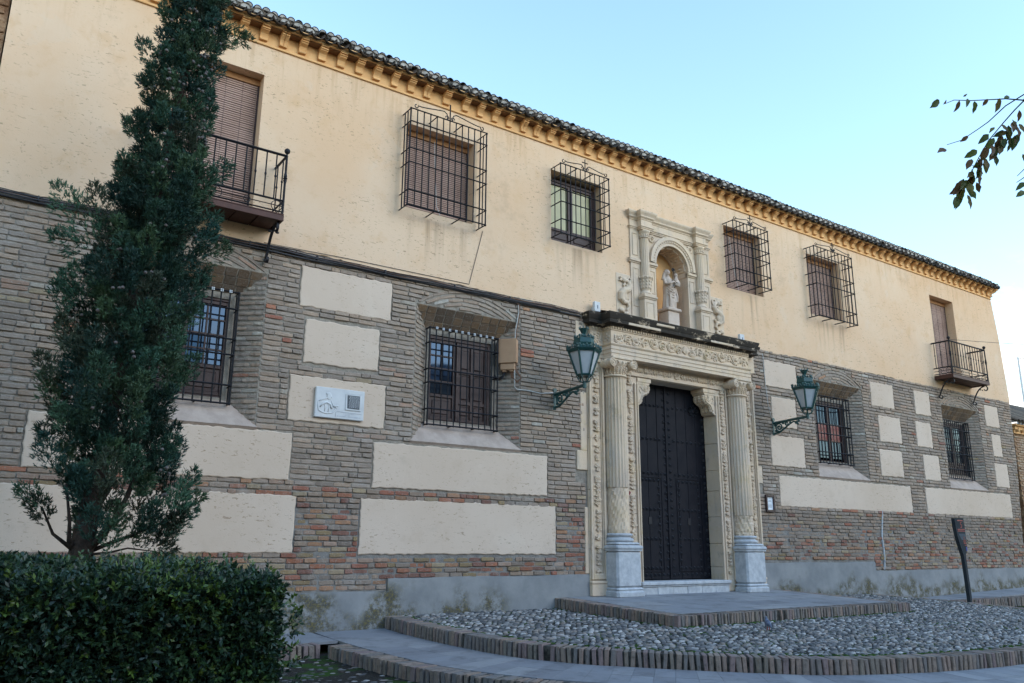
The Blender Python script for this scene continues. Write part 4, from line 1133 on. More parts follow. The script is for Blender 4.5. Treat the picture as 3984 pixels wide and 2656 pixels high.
for i in range(7):
    a0, a1 = PI*(i+.12)/7, PI*(i+.88)/7
    def vp(a, y, r_): return (11.5+r_*math.cos(a), y, 7+r_*math.sin(a))
    for (ya, yc, aa, ab) in ((.0, .035, a0, a1), (.265, .30, a0, a1), (.035, .265, a0, a0+.06), (.035, .265, a1-.06, a1)):
        K = [vp(aa, ya, .451), vp(ab, ya, .451), vp(ab, yc, .451), vp(aa, yc, .451)]; L_ = [vp(aa, ya, .425), vp(ab, ya, .425), vp(ab, yc, .425), vp(aa, yc, .425)]
        m.add(K+L_, [(4, 5, 6, 7), (0, 1, 5, 4), (1, 2, 6, 5), (2, 3, 7, 6), (3, 0, 4, 7)])
    am = (a0+a1)/2; c0 = [vp(am-.12, .15, .45), vp(am, .07, .45), vp(am+.12, .15, .45), vp(am, .23, .45), vp(am, .15, .41)]
    m.add(c0, [(0, 1, 4), (1, 2, 4), (2, 3, 4), (3, 0, 4)])
m.build('vault_coffers', 'shrine', shrine)
m = MB()       # archivolt of three mouldings
for (r0, r1, d) in ((.452, .512, .030), (.512, .560, .045), (.560, .632, .062)):
    for i in range(28):
        a0, a1 = PI*i/28, PI*(i+1)/28
        f = lambda r_, a, y: (11.5+r_*math.cos(a), y, 7+r_*math.sin(a))
        m.quad(f(r0, a0, -.05-d), f(r1, a0, -.05-d), f(r1, a1, -.05-d), f(r0, a1, -.05-d)); m.quad(f(r0, a0, -.05), f(r0, a0, -.05-d), f(r0, a1, -.05-d), f(r0, a1, -.05)); m.quad(f(r1, a0, -.05-d), f(r1, a0, -.05), f(r1, a1, -.05), f(r1, a1, -.05-d))
for i in range(26): a = PI*(i+.5)/26; m.ball((11.5+.536*math.cos(a), -.098, 7+.536*math.sin(a)), .016, 6, 4)
m.build('archivolt', 'shrine', shrine)
m = MB()
for (a, b) in ((10.33, 10.61), (10.83, 11.07), (11.93, 12.17), (12.39, 12.67)):
    for (z0, z1, d) in ((6.90, 6.925, .02), (6.927, 6.965, .045), (6.967, 6.99, .035)): m.cbox(a, b, -.05-d, .0, z0, z1, .004)
m.box(11.93, 11.951, -.05, .35, 6.90, 6.99); m.box(11.05, 11.07, -.05, .35, 6.90, 6.99)
for (a, b, c, d) in ((10.43, 10.58, 6.02, 6.80), (10.43, 10.58, 7.06, 7.52), (10.87, 11.01, 6.35, 6.82), (11.99, 12.13, 6.35, 6.82), (12.43, 12.57, 6.02, 6.80), (12.43, 12.57, 7.06, 7.52)):
    for (p, q, r_, t) in ((a, a+.014, c, d), (b-.014, b, c, d), (a+.014, b-.014, c, c+.014), (a+.014, b-.014, d-.014, d)): m.cbox(p, q, -.062, -.045, r_, t, .003)
m.build('impost_moulding', 'shrine', shrine)
for cx in (10.72, 12.28):
    m = MB(); m.cbox(cx-.15, cx+.15, -.20, -.05, 5.70, 6.16, .006); m.cbox(cx-.165, cx+.165, -.215, -.05, 6.16, 6.185, .004); m.cbox(cx-.18, cx+.18, -.235, -.05, 6.187, 6.225, .008); m.cbox(cx-.155, cx+.155, -.205, -.05, 6.227, 6.27, .01)
    for (p, q, r_, t) in ((cx-.10, cx-.085, 5.8, 6.1), (cx+.085, cx+.10, 5.8, 6.1), (cx-.085, cx+.085, 6.085, 6.1)): m.cbox(p, q, -.21, -.19, r_, t, .003)
    m.build('shrine_pedestal', 'shrine', shrine)
    m = MB(); cy = -.075; m.lathe([(.115, 6.27), (.125, 6.285), (.12, 6.31), (.10, 6.33), (.085, 6.345), (.095, 6.37), (.118, 6.44), (.122, 6.52), (.115, 6.60), (.13, 6.625), (.12, 6.64), (.10, 6.65)], cx, cy, 20)
    for k in range(7):
        a = PI+PI*k/6
        for t in range(4): rr_ = .108+.008*t+(.015 if t == 3 else 0); m.ball((cx+rr_*math.cos(a), cy+rr_*math.sin(a), 6.41+t*.065), .022, 6, 5, .8, .8, 1.3)
    m.build('leafy_column_foot', 'shrine', shrine, True)
    m = MB(); m.lathe([(.100, 6.65), (.100, 6.66), (.095, 7.0), (.092, 7.42), (.092, 7.435)], cx, cy, 96, fr=lambda a, r, z: r-.011*abs(math.sin(a*8))**.7); m.build('small_fluted_shaft', 'shrine', shrine, True)
    m = MB(); m.lathe([(.09, 7.435), (.108, 7.442), (.108, 7.455), (.093, 7.46), (.095, 7.51), (.115, 7.545), (.125, 7.56), (.125, 7.585)], cx, cy, 24)
    for k in range(8): a = PI+PI*k/7; m.ball((cx+.10*math.cos(a), cy+.10*math.sin(a), 7.49), .016, 6, 5, .8, .8, 2)
    m.build('small_capital', 'shrine', shrine, True)
AP = [(10.38, .02), (10.38, -.05), (10.58, -.05), (10.58, -.16), (10.87, -.16), (10.87, -.075), (12.13, -.075), (12.13, -.16), (12.42, -.16), (12.42, -.05), (12.62, -.05), (12.62, .02)]
m = MB(); m.mould(AP, [(-.03, 7.588), (.004, 7.59), (.004, 7.612), (.018, 7.616), (.018, 7.635), (.035, 7.645), (.035, 7.66), (.002, 7.664), (.002, 7.79), (.014, 7.80), (.014, 7.815), (.03, 7.83), (.045, 7.842), (.048, 7.87), (.056, 7.885), (.075, 7.915), (.085, 7.94), (.085, 7.965), (-.03, 7.985)])
m.box(10.42, 12.58, -.046, .0, 7.6, 7.98); m.box(10.62, 10.83, -.15, -.04, 7.6, 7.97); m.box(12.17, 12.38, -.15, -.04, 7.6, 7.97); m.box(10.85, 12.15, -.07, -.04, 7.6, 7.975); m.build('shrine_entablature', 'shrine', shrine)
for x in (10.955, 12.035): mk('rosette', 'shrine', shrine, lambda m: rosette(m, x, -.06, 7.50, .095), True)

def remeshed(mbx, name, mat, parent, vox=.012, smooth=True, label=None, it=3):
    o = mbx.build(name, mat, None, False)
    md = o.modifiers.new('r', 'REMESH'); md.mode = 'VOXEL'; md.voxel_size = vox; md.use_smooth_shade = True
    s2 = o.modifiers.new('s', 'SMOOTH'); s2.iterations = it; s2.factor = .5
    dg = bpy.context.evaluated_depsgraph_get(); me = bpy.data.meshes.new_from_object(o.evaluated_get(dg))
    o.modifiers.clear(); old = o.data; o.data = me; bpy.data.meshes.remove(old); me.name = name
    if parent: adopt(o, parent)
    if label: o['label'] = label
    return o
# carved sea beasts either side
for sgn, x0 in ((-1, 10.19), (1, 12.81)):
    m = MB(); m.cbox(x0-.19, x0+.19, -.035, 0, 5.72, 6.62, .01, jit=.004); sl = m.build('relief_slab', 'shrine', shrine)
    m = MB(); f = -sgn
    P = lambda dx, z: (x0+f*dx, -.06, z)
    m.tube([P(.02, 6.50), P(.10, 6.46), P(.13, 6.38), P(.08, 6.30), P(-.02, 6.27), P(-.09, 6.20), P(-.10, 6.10), P(-.02, 6.04), P(.08, 6.06), P(.12, 6.12)], lambda t: .028+.045*math.sin(PI*min(1, t*1.1)), 8)
    m.ball(P(-.03, 6.16), .10, 8, 7, 1, .5, 1.1); m.ball(P(.0, 6.49), .06, 8, 7, 1.2, .7, .9); m.ball(P(-.09, 6.53), .03, 6, 5); m.ball(P(-.10, 6.47), .028, 6, 5, 1.5, .8, .7)
    m.tube([(x0+f*p[0], -.06, p[2]) for p in spiral(.12, 6.50, .07, .02, -PI/2, 1.3, 16)], .02, 6)
    m.tube([(x0+f*p[0], -.06, p[2]) for p in spiral(.02, 6.37, .055, .015, PI, -1.2, 14)], .016, 6)
    m.tube([P(.06, 6.05), P(.10, 5.96), P(.05, 5.90), P(.09, 5.84)], .035, 7, r1=.028); m.ball(P(.03, 5.83), .045, 7, 5, 1.6, .8, .7); m.ball(P(-.08, 5.88), .06, 7, 5, 1.3, .7, .8)
    remeshed(m, 'carved_beast', 'shrine', sl, .011)
# ================================================================ statue standing in the niche
T = thing('statue', 'small pinkish stone statue of a robed woman holding a child, standing in the arched niche', 'statue', (11.5, .07, 5.83))
m = MB(); m.cbox(11.345, 11.655, -.06, .21, 5.80, 6.085, .008); m.build('plinth_block', 'statue', T)
m = MB(); m.cbox(11.305, 11.695, -.10, .25, 6.087, 6.155, .018); m.build('plinth_slab', 'statue', T)
m = MB(); cx, cy = 11.49, .06
rings = [(6.150, .135, .115), (6.19, .140, .115), (6.30, .135, .105), (6.42, .128, .100), (6.52, .130, .105), (6.60, .125, .100), (6.68, .115, .092), (6.76, .108, .082), (6.80, .088, .068), (6.825, .045, .045), (6.86, .036, .038)]
vs = []; fs = []; n = 36
for i, (z, a, b) in enumerate(rings):
    sway = .022*math.sin((z-6.15)*4.2)-.012
    for k in range(n):
        t = 2*PI*k/n; low = max(0, 1-(z-6.15)/.55)
        fold = 1+.075*low*math.sin(t*9+z*3)+.05*(1 if 6.38 < z < 6.72 else .2)*math.sin(t*4-z*24)
        vs.append((cx+sway+a*fold*math.cos(t), cy+b*fold*math.sin(t), z))
for i in range(len(rings)-1):
    for k in range(n): fs.append((i*n+k, i*n+(k+1) % n, (i+1)*n+(k+1) % n, (i+1)*n+k))
fs += [tuple(range(n-1, -1, -1)), tuple(range((len(rings)-1)*n, len(rings)*n))]; m.add(vs, fs)
hx, hz = 11.475, 6.925       # head, veil, face turned to the child
m.ball((hx, cy-.008, hz), .056, 12, 10, .86, .98, 1.22); m.ball((hx-.008, cy+.016, hz-.004), .066, 12, 10, .92, .9, 1.14)
m.tube([(hx-.05, cy+.03, hz-.01), (hx-.075, cy+.03, hz-.09), (hx-.09, cy+.03, hz-.16)], .03, 8, r1=.04); m.tube([(hx+.045, cy+.04, hz-.02), (hx+.06, cy+.04, hz-.12)], .025, 8)
m.ball((hx+.014, cy-.064, hz-.004), .011, 6, 5, .8, 1, 1.5); m.ball((hx+.010, cy-.055, hz-.040), .013, 6, 5, 1.2, .8, .7)
m.tube([(11.60, .05, 6.77), (11.645, -.02, 6.66), (11.60, -.09, 6.63), (11.54, -.10, 6.66)], .036, 8, r1=.022); m.tube([(11.37, .05, 6.77), (11.345, -.01, 6.65), (11.40, -.09, 6.65), (11.47, -.115, 6.69)], .036, 8, r1=.022)
for k in range(4): m.tube([(11.47+.008*k, -.115, 6.70-.010*k), (11.495+.008*k, -.128, 6.70-.010*k)], .008, 5)
for q in range(5):           # mantle falling in slung folds
    z = 6.62-.055*q; m.tube([(11.38+.006*q, .0, z+.07), (11.42, -.050, z+.01), (11.50, -.066-.003*q, z-.03), (11.58, -.045, z+.03), (11.62, .01, z+.12)], .010, 6)
for k in range(7): x = 11.41+.028*k; m.tube([(x, -.050-.012*math.sin(k), 6.16), (x+.006, -.058, 6.30), (x+.012, -.05, 6.44)], .011, 6)
m.tube([(11.625, -.01, 6.60), (11.645, -.03, 6.42), (11.635, -.02, 6.30)], .022, 6, r1=.03)
remeshed(m, 'robed_woman', 'statue', T, .0085, it=3)
m = MB(); bx, by = 11.60, -.055      # child
m.ball((bx, by, 6.86), .040, 10, 8, .9, 1, 1.1); m.ball((bx-.004, by-.040, 6.855), .007, 5, 4); m.tube([(bx, by, 6.83), (bx+.003, by, 6.79), (bx+.005, by+.004, 6.71)], lambda t: .028+.022*t, 9)
m.tube([(bx-.035, by, 6.79), (bx-.06, by-.02, 6.745), (bx-.045, by-.045, 6.71)], .015, 7); m.tube([(bx+.038, by, 6.79), (bx+.055, by-.02, 6.74), (bx+.04, by-.045, 6.705)], .015, 7)
m.tube([(bx-.012, by-.01, 6.70), (bx-.02, by-.065, 6.69), (bx-.018, by-.06, 6.615)], .022, 7, r1=.016); m.tube([(bx+.025, by-.01, 6.70), (bx+.028, by-.065, 6.685), (bx+.028, by-.055, 6.61)], .022, 7, r1=.016)
remeshed(m, 'child', 'statue', T, .0075, it=2)
m = MB(); m.tube([(11.50, -.13, 6.70), (11.455, -.14, 6.86), (11.443, -.14, 6.90)], .006, 5)
for k in range(6): a = k*PI/3; m.ball((11.44+.024*math.cos(a), -.14, 6.925+.024*math.sin(a)), .015, 6, 5)
m.build('iron_flower', 'iron', T)
# ================================================================ wall lanterns
def lantern(x, y0, ztip, label, zpl, L):
    t = thing('wall_lantern', label, 'lantern', (x, 0, zpl), 'green lanterns on brackets beside the portal')
    m = MB(); m.cbox(x-.035, x+.035, -.035, -.012, zpl-.19, zpl+.16, .012); m.tube([(x, -.04, zpl+.15), (x, -.012, zpl+.15)], .04, 10); m.build('wall_plate', 'green_iron', t)
    yt = -L
    m = MB(); m.bar((x, -.03, zpl+.075), (x, yt, ztip), .04); m.tube([(x, yt, ztip-.05), (x, yt, ztip+.06)], .032, 10); m.build('arm', 'green_iron', t)
    m = MB()       # cast scrolls under the arm (in the y-z plane)
    m.tube([(x, -.03, zpl-.15), (x, -.16, zpl-.135), (x, -.30, zpl-.06), (x, -.40, zpl-.0), (x, -.52, zpl+.055), (x, -.62, zpl+.04)], lambda q: .024-.010*q, 6)
    m.tube([(x, -.17+p[1]*0+p[1], zpl-.02+p[2]) for p in spiral(0, 0, .095, .015, -PI*.5, 1.7, 30, 0, 'yz')], .016, 6)
    m.tube([(x, -.36+p[1], zpl+.035+p[2]) for p in spiral(0, 0, .05, .012, PI*.5, -1.5, 20, 0, 'yz')], .012, 6)
    for (yy, zz, s) in ((-.08, .03, .035), (-.27, .05, .03), (-.45, .045, .03), (-.60, .03, .04), (-.66, .055, .03), (-.09, -.09, .03), (-.63, .0, .025)):
        m.ball((x, yy, zpl+zz), s, 7, 5, .5, 1.1, .9)
    m.build('scroll_bracket', 'green_iron', t)
    zb, zr = ztip+.165, ztip+.56
    rb, rt = .125, .262
    H = lambda r, k, z: (x+r*math.cos(PI/6+k*PI/3), yt+r*math.sin(PI/6+k*PI/3), z)
    for k in range(6):
        m = MB(); a, b, c, d = H(rb*.95, k, zb+.015), H(rb*.95, k+1, zb+.015), H(rt*.95, k+1, zr-.01), H(rt*.95, k, zr-.01)
        m.add([a, b, c, d], [(0, 1, 2, 3)]); m.build('glass_pane', 'lampglass', t)
    m = MB()
    for k in range(6): m.bar(H(rb, k, zb), H(rt, k, zr), .026); m.bar(H(rb, k, zb), H(rb, k+1, zb), .026); m.bar(H(rt, k, zr), H(rt, k+1, zr), .03)
    m.lathe([(rb, zb-.012), (rb*1.04, zb-.012), (rb*1.04, zb+.012), (.02, zb+.012)], x, yt, 6, PI/6, PI/6+2*PI)
    m.build('lantern_frame', 'green_iron', t)
    m = MB()       # cage of scrolls under the lantern
    for k in range(6):
        a = PI/6+k*PI/3; c, s = math.cos(a), math.sin(a)
        m.tube([(x+r_*c, yt+r_*s, zz) for r_, zz in ((.105, zb-.01), (.115, zb-.05), (.085, zb-.10), (.035, ztip+.045))], .010, 5)
        m.tube([(x+(.115+.025*math.cos(q))*c, yt+(.115+.025*math.cos(q))*s, zb-.035+.025*math.sin(q)) for q in [i*.7 for i in range(8)]], .008, 5)
    m.build('scroll_cage', 'green_iron', t)
    m = MB(); zc = zr+.01
    m.lathe([(rt*1.08, zc-.012), (rt*1.16, zc+.012), (rt*1.02, zc+.03), (.175, zc+.07), (.17, zc+.09), (.185, zc+.13), (.165, zc+.215), (.135, zc+.225), (.05, zc+.25), (.035, zc+.29), (.04, zc+.305), (.075, zc+.375), (.085, zc+.39), (.02, zc+.385)], x, yt, 6, PI/6, PI/6+2*PI)
    m.build('lantern_roof', 'green_iron', t)
    m = MB()       # cast leaf crestings
    for (r_, z, n, s) in ((rt*1.12, zc+.02, 5, .042), (.165, zc+.215, 3, .03)):
        for k in range(6):
            A, Bq = Vector(H(r_, k, z)), Vector(H(r_, k+1, z))
            for j in range(n):
                p = A.lerp(Bq, (j+.5)/n); hh = s*(1.25 if j % 2 == 0 else .85)
                m.tube([p, p+Vector((0, 0, hh))], .009, 4, r1=.012); m.ball((p.x, p.y, p.z+hh), .017, 6, 5, 1, 1, 1.3)
                q = (Bq-A).normalized()*.016; m.ball((p.x+q.x, p.y+q.y, p.z+hh*.6), .011, 5, 4); m.ball((p.x-q.x, p.y-q.y, p.z+hh*.6), .011, 5, 4)
            m.tube([A, A+Vector((0, 0, s*1.9))], .014, 5, r1=.004)
    for k in range(8): a = k*PI/4; m.tube([(x+.075*math.cos(a), yt+.075*math.sin(a), zc+.38), (x+.08*math.cos(a), yt+.08*math.sin(a), zc+.425)], .013, 5, r1=.006)
    kind(m.build('leaf_cresting', 'green_iron', t), 'stuff')
lantern(8.52, 0, 4.13, 'green cast iron lantern on a scrolled bracket left of the portal, against bare brick', 4.01, .83)
lantern(14.40, 0, 4.16, 'green cast iron lantern on a scrolled bracket right of the portal, before pale panels', 4.04, .88)

# ================================================================ small things fixed to the front
T = thing('memorial_plaque', 'white stone memorial plaque with a low relief bust and a dark slate inset', 'plaque', (4.58, -.025, 3.29))
m = MB(); m.cbox(4.205, 4.955, -.075, -.022, 3.292, 3.728, .008, jit=.003); m.build('slab', 'white', T)
m = MB(); yr = -.078
P = lambda u, v: (4.205+.75*u, yr, 3.292+.436*(1-v))     # u right, v down on the slab
m.tube([P(.06, .48), P(.05, .62), P(.07, .78), P(.15, .84), P(.24, .86), P(.34, .83), P(.40, .70), P(.42, .60)], .007, 5)
m.tube([P(.06, .48), P(.13, .42), P(.20, .38), P(.23, .34)], .006, 5); m.tube([P(.36, .60), P(.33, .50), P(.32, .44)], .005, 5)
m.ball(P(.265, .29), .046, 12, 8, .8, .12, 1.15); m.ball(P(.25, .21), .036, 10, 6, 1.1, .16, .6); m.ball(P(.315, .32), .012, 6, 5, 1, .6, .8); m.tube([P(.10, .66), P(.14, .56), P(.22, .50), P(.30, .55), P(.33, .70)], .012, 6); m.tube([P(.17, .52), P(.20, .66), P(.19, .80)], .005, 5); m.tube([P(.27, .52), P(.27, .66), P(.26, .82)], .005, 5)
m.tube([P(.36, .62), P(.41, .60), P(.46, .575)], .012, 6); m.tube([P(.40, .66), P(.43, .64)], .010, 6)
m.build('relief_bust', 'white', T, True)
m = MB(); m.cbox(4.655, 4.90, -.088, -.07, 3.425, 3.665, .006, jit=.003); m.build('inset_frame', 'white', T)
m = MB(); m.box(4.682, 4.872, -.0915, -.08, 3.452, 3.645); m.build('slate_inset', 'slate', T)
m = MB()
for k in range(11): 
    z = 3.63-.0155*k; a = 4.695+R.uniform(0, .02); 
    while a < 4.855: w = R.uniform(.012, .035); m.box(a, min(a+w, 4.862), -.0925, -.0912, z-.0028, z+.0012); a += w+.006
m.build('inscription', 'galv', T)
m = MB()
m.tube([(4.515, -.077, 3.31), (4.52, -.077, 3.385), (4.545, -.077, 3.395), (4.92, -.077, 3.385)], .003, 4)
for z, a0, a1 in ((3.372, 4.64, 4.80), (3.352, 4.66, 4.74), (3.332, 4.54, 4.90)):
    a = a0
    while a < a1: w = R.uniform(.006, .010); m.box(a, a+w, -.0768, -.0752, z-.006, z+.006); a += w+.0045+(.008 if R.random() < .15 else 0)
m.build('carved_lettering', 'marble', T)

T = thing('framed_notice', 'small dark wooden frame holding a white typed notice, right of the portal', 'notice', (14.09, -.02, 2.26))
m = MB()
for (a, b, c, d) in ((13.955, 13.998, 2.258, 2.602), (14.186, 14.232, 2.258, 2.602), (13.998, 14.186, 2.56, 2.602), (13.998, 14.186, 2.258, 2.30)): m.cbox(a, b, -.065, -.015, c, d, .006)
m.build('frame', 'wood', T); mk('sheet', 'paper', T, lambda m: m.box(13.998, 14.186, -.035, -.02, 2.30, 2.56))
m = MB()
for k, (w, z) in enumerate(((.10, 2.525), (.10, 2.495), (.08, 2.478), (.12, 2.462), (.10, 2.42), (.12, 2.40), (.13, 2.384), (.12, 2.368), (.12, 2.350))): m.box(14.09-w/2, 14.09+w/2, -.0365, -.034, z-.003, z+.002)
m.build('text_lines', 'ink', T)

T = thing('junction_box', 'tan electrical junction box beside the barred window with looped cables', 'electrical box', (7.60, .1, 4.43))
m = MB(); Mx = Matrix.Translation((7.625, .085, 4.72)) @ Matrix.Rotation(math.radians(-50), 4, 'Z')
b = MB(); b.cbox(-.16, .16, -.10, .02, -.19, .22, .012); b.cbox(-.165, .165, -.112, -.095, -.195, .225, .01); m.add([Mx @ Vector(v) for v in b.v], b.f); m.build('box_cover', 'box', T)
m = MB(); b = MB(); b.cbox(-.13, .13, -.09, .02, -.31, -.192, .012); b.cbox(-.10, -.02, -.08, .0, -.34, -.312, .01); b.cbox(.03, .10, -.08, .0, -.34, -.312, .01); m.add([Mx @ Vector(v) for v in b.v], b.f); m.build('cable_entry', 'box', T)
m = MB()
for k in range(4): m.tube([Mx @ Vector((.05+.012*k, -.04, -.33)), Mx @ Vector((.06+.012*k, -.05, -.43)), Mx @ Vector((.16, -.05, -.50-.01*k)), Mx @ Vector((.23, -.02, -.45)), (7.668, -.02, 4.42+.02*k)], .009, 5)
m.build('looped_cable', 'cable_brown', T)
for k in range(3):
    m = MB(); m.tube([Mx @ Vector((-.06+.012*k, -.04, -.33)), Mx @ Vector((-.10, -.05, -.41-.02*k)), Mx @ Vector((-.2, .02, -.43-.02*k)), (7.42, .2, 4.33-.02*k)], .008, 5); m.build('looped_cable', 'cable', T)

T = thing('cable_run', 'bundle of dark and brown cables strung along the seam between plaster and brick', 'cables', (4.4, -.04, 5.66))
def cable(pts, r, mt, name='cable'):
    m = MB(); P = []
    for (a, b) in zip(pts, pts[1:]):
        for i in range(8): P.append(tuple(lerp(a[k], b[k], i/8) for k in range(3)))
    P.append(pts[-1]); m.tube(P, r, 6); m.build(name, mt, T, True)
for k, (dz, r, mt) in enumerate(((-.055, .015, 'cable'), (-.022, .009, 'cable_brown'), (-.008, .008, 'cable'), (.012, .008, 'cable_brown'), (.028, .006, 'cable'), (-.036, .010, 'cable'))):
    pts = []; x = XL; i = 0
    while x < 9.15: 
        sag = -.018*(i % 2)*(1 if k > 0 else .3)
        pts.append((x, -.040-.012*(k % 3), 5.655+dz+sag+R.uniform(-.008, .008) + (.03*math.exp(-((x-2.2)/1.4)**2) if k in (1, 2, 5) else 0))); x += .62+R.uniform(-.08, .08); i += 1
    cable(pts, r, mt)
cable([(3.3, -.04, 5.70), (4.57, -.035, 5.733), (6.735, -.03, 5.745), (6.83, -.03, 6.12), (6.987, -.03, 6.745)], .0045, 'cable')
m = MB()
for x in (.5, 1.4, 3.1, 4.1, 5.2, 6.45, 7.55): m.cbox(x-.010, x+.010, -.068, -.0, 5.61, 5.675, .003)
m.build('cable_clip', 'cable', T)
T2 = T; T = thing('conduit', 'pale cable conduit dropping past the junction box to the left lantern', 'conduit', (7.66, -.03, 4.09))
cable([(7.58, -.03, 5.64), (7.73, -.035, 5.57), (7.742, -.035, 5.43), (7.675, -.035, 5.09), (7.66, -.035, 4.77), (7.665, -.035, 4.12), (7.71, -.035, 4.085), (7.95, -.035, 4.09), (8.2, -.035, 4.07), (8.48, -.035, 4.11)], .011, 'conduit')
cable([(7.60, -.03, 5.63), (7.75, -.045, 5.56), (7.76, -.045, 5.42), (7.69, -.045, 5.08), (7.675, -.045, 4.45)], .009, 'cable_brown', 'brown_cable')
T = thing('conduit', 'thin pale cable running down the brick to the right lantern', 'conduit', (14.2, -.03, 4.2))
cable([(14.2, -.026, 5.62), (14.22, -.026, 5.0), (14.26, -.03, 4.5), (14.33, -.03, 4.25), (14.38, -.03, 4.2)], .008, 'conduit')
for x, lab in ((9.41, 'small white sensor box on the left end of the portal cornice'), (13.39, 'small white sensor box on the right end of the portal cornice')):
    T = thing('sensor_box', lab, 'sensor', (x, -.1, 5.74), 'sensor boxes on the portal cornice')
    z0 = 5.70; mk('sensor_case', 'white', T, lambda m: m.cbox(x-.07, x+.07, -.17, -.10, z0, z0+.19, .008)); mk('sensor_lens', 'ink', T, lambda m: m.cbox(x-.012, x+.012, -.174, -.169, z0+.06, z0+.12, .002)); mk('sensor_mount', 'white', T, lambda m: m.box(x-.03, x+.03, -.10, -.0, z0+.05, z0+.11))
T = thing('dried_flower', 'dark red flowers tucked beside the left column', 'flower', (10.10, -.15, 2.44))
m = MB()
for k in range(9): m.ball((10.085+R.uniform(-.03, .03), -.13+R.uniform(-.03, .03), 2.475+R.uniform(-.035, .04)), R.uniform(.016, .026), 6, 5, jit=.2)
m.build('petals', 'red', T); mk('stems', 'hedge', T, lambda m: [m.tube([(10.09, -.10, 2.41), (10.085+.01*k, -.14, 2.46)], .004, 4, (.1, .12, .02)) for k in range(-2, 3)])
# white scrawl on the brick left of the portal
m = MB(); m.tube([(8.355+i*.009, -.026, 2.27+.014*math.sin(i*1.7)*(1 if i % 3 else .3)) for i in range(11)], .005, 4); m.build('white_scrawl', 'white', B)
# information sign leaning on its post
T = thing('information_sign', 'dark paddle-shaped information sign with red markings standing at the right kerb', 'sign', (17.42, -2.15, .50))
def sgn_pt(u, v): return (17.16+.40*u, 0, .505+1.66*v)
outl = [(.60, 0), (.78, 0), (.76, .20), (.70, .45), (.70, .56), (.845, .60), (.91, .66), (.925, .74), (.92, .85), (.88, 1.0), (0, 1.0), (.035, .88), (.115, .78), (.26, .68), (.40, .60), (.49, .54), (.53, .43), (.57, .20)]
m = MB(); pts = [(sgn_pt(u, v)[0], sgn_pt(u, v)[2]) for u, v in outl]
cx_ = sum(p[0] for p in pts)/len(pts)
m.prism(pts, -2.19, -2.12, 'y'); m.build('paddle', 'sign', T)
m = MB()
def strip(m, u0, u1, v, h): m.box(sgn_pt(u0, v)[0], sgn_pt(u1, v)[0], -2.1925, -2.1895, sgn_pt(0, v)[2]-h, sgn_pt(0, v)[2]+h)
for (a, b, v, h) in ((.24, .78, .972, .010), (.17, .90, .865, .008), (.18, .89, .845, .008), (.63, .90, .698, .008), (.70, .9, .675, .006)): strip(m, a, b, v, h)
for k in range(7): strip(m, .60+R.uniform(0, .05), .88-R.uniform(0, .1), .775-.011*k, .004)
m.build('red_markings', 'red', T)
m = MB()
for k in range(13): strip(m, .24+.02*k+R.uniform(-.02, .02), .90-R.uniform(0, .06), .81-.0095*k*.6-.0, .0022)
m.build('text_lines', 'ink', T); mk('blue_tip', 'blue', T, lambda m: m.box(17.16+.4*.80, 17.16+.4*.90, -2.193, -2.189, .505+1.66*.61, .505+1.66*.655))
cu = bpy.data.curves.new('digit', 'FONT'); cu.body = '5'; cu.size = .17; cu.extrude = .0015; to = bpy.data.objects.new('digit', cu); COL.objects.link(to)
dg = bpy.context.evaluated_depsgraph_get(); me = bpy.data.meshes.new_from_object(to.evaluated_get(dg)); bpy.data.objects.remove(to); me.materials.clear(); me.materials.append(MAT['red'])
inst('digit', me, T, (17.16+.4*.46, -2.191, .505+1.66*.885), (PI/2, 0, 0))
# thin wire from the far balcony into the square
T = thing('overhead_wire', 'thin wire leaving the far right balcony across the sky', 'wire', (21.3, -.5, 6.9))
m = MB(); m.tube([(21.27, -.5, 6.90), (24, -1.5, 6.93), (27, -2.6, 7.0), (30, -3.6, 7.12)], .0055, 5); m.build('wire', 'cable', T)
mk('wire_hook', 'iron', T, lambda m: m.tube([(21.262, -.5, 6.865), (21.27, -.5, 6.905)], .008, 5))

# pigeon at the foot of the platform
px_, py_ = 9.28, -3.62; zg = z_cob(py_)+.018
T = thing('pigeon', 'grey pigeon standing on the cobbles below the doorstep platform', 'pigeon', (px_, py_, zg))
m = MB(); A = math.radians(70)
PS = .62; A = math.radians(58)
def pg(f, s, z):
    f, s, z = f*PS, s*PS, z*PS; return (px_+f*math.cos(A)-s*math.sin(A), py_+f*math.sin(A)+s*math.cos(A), zg+z)
m.tube([pg(-.20, 0, .075), pg(-.13, 0, .095), pg(-.06, 0, .12), pg(.02, 0, .145), pg(.07, 0, .17), pg(.09, 0, .205), pg(.10, 0, .24), pg(.105, 0, .262)], lambda t: PS*[.012, .028, .055, .066, .058, .036, .028, .012][min(7, int(t*7.01))], 12)
m.ball(pg(.105, 0, .248), .030*PS, 8, 7, 1, 1, 1); remeshed(m, 'body', 'bird', T, .005, it=2)
m = MB(); m.tube([pg(.13, 0, .247), pg(.155, 0, .240)], .007, 5, r1=.002); m.build('beak', 'ink', T)
for s_ in (-1, 1):
    m = MB(); vs = [pg(.05, s_*.058, .165), pg(.03, s_*.066, .11), pg(-.08, s_*.052, .085), pg(-.19, s_*.020, .085), pg(-.10, s_*.048, .135)]; m.add(vs, [(0, 1, 2, 4), (4, 2, 3)]); m.build('wing', 'bird', T)
    m = MB(); m.tube([pg(.0, s_*.022, .09), pg(.005, s_*.024, .004)], .006, 5)
    for q in (-.018, 0, .018): m.tube([pg(.005, s_*.024, .006), pg(.035, s_*.024+q, .003)], .0035, 4)
    m.build('leg', 'red', T)
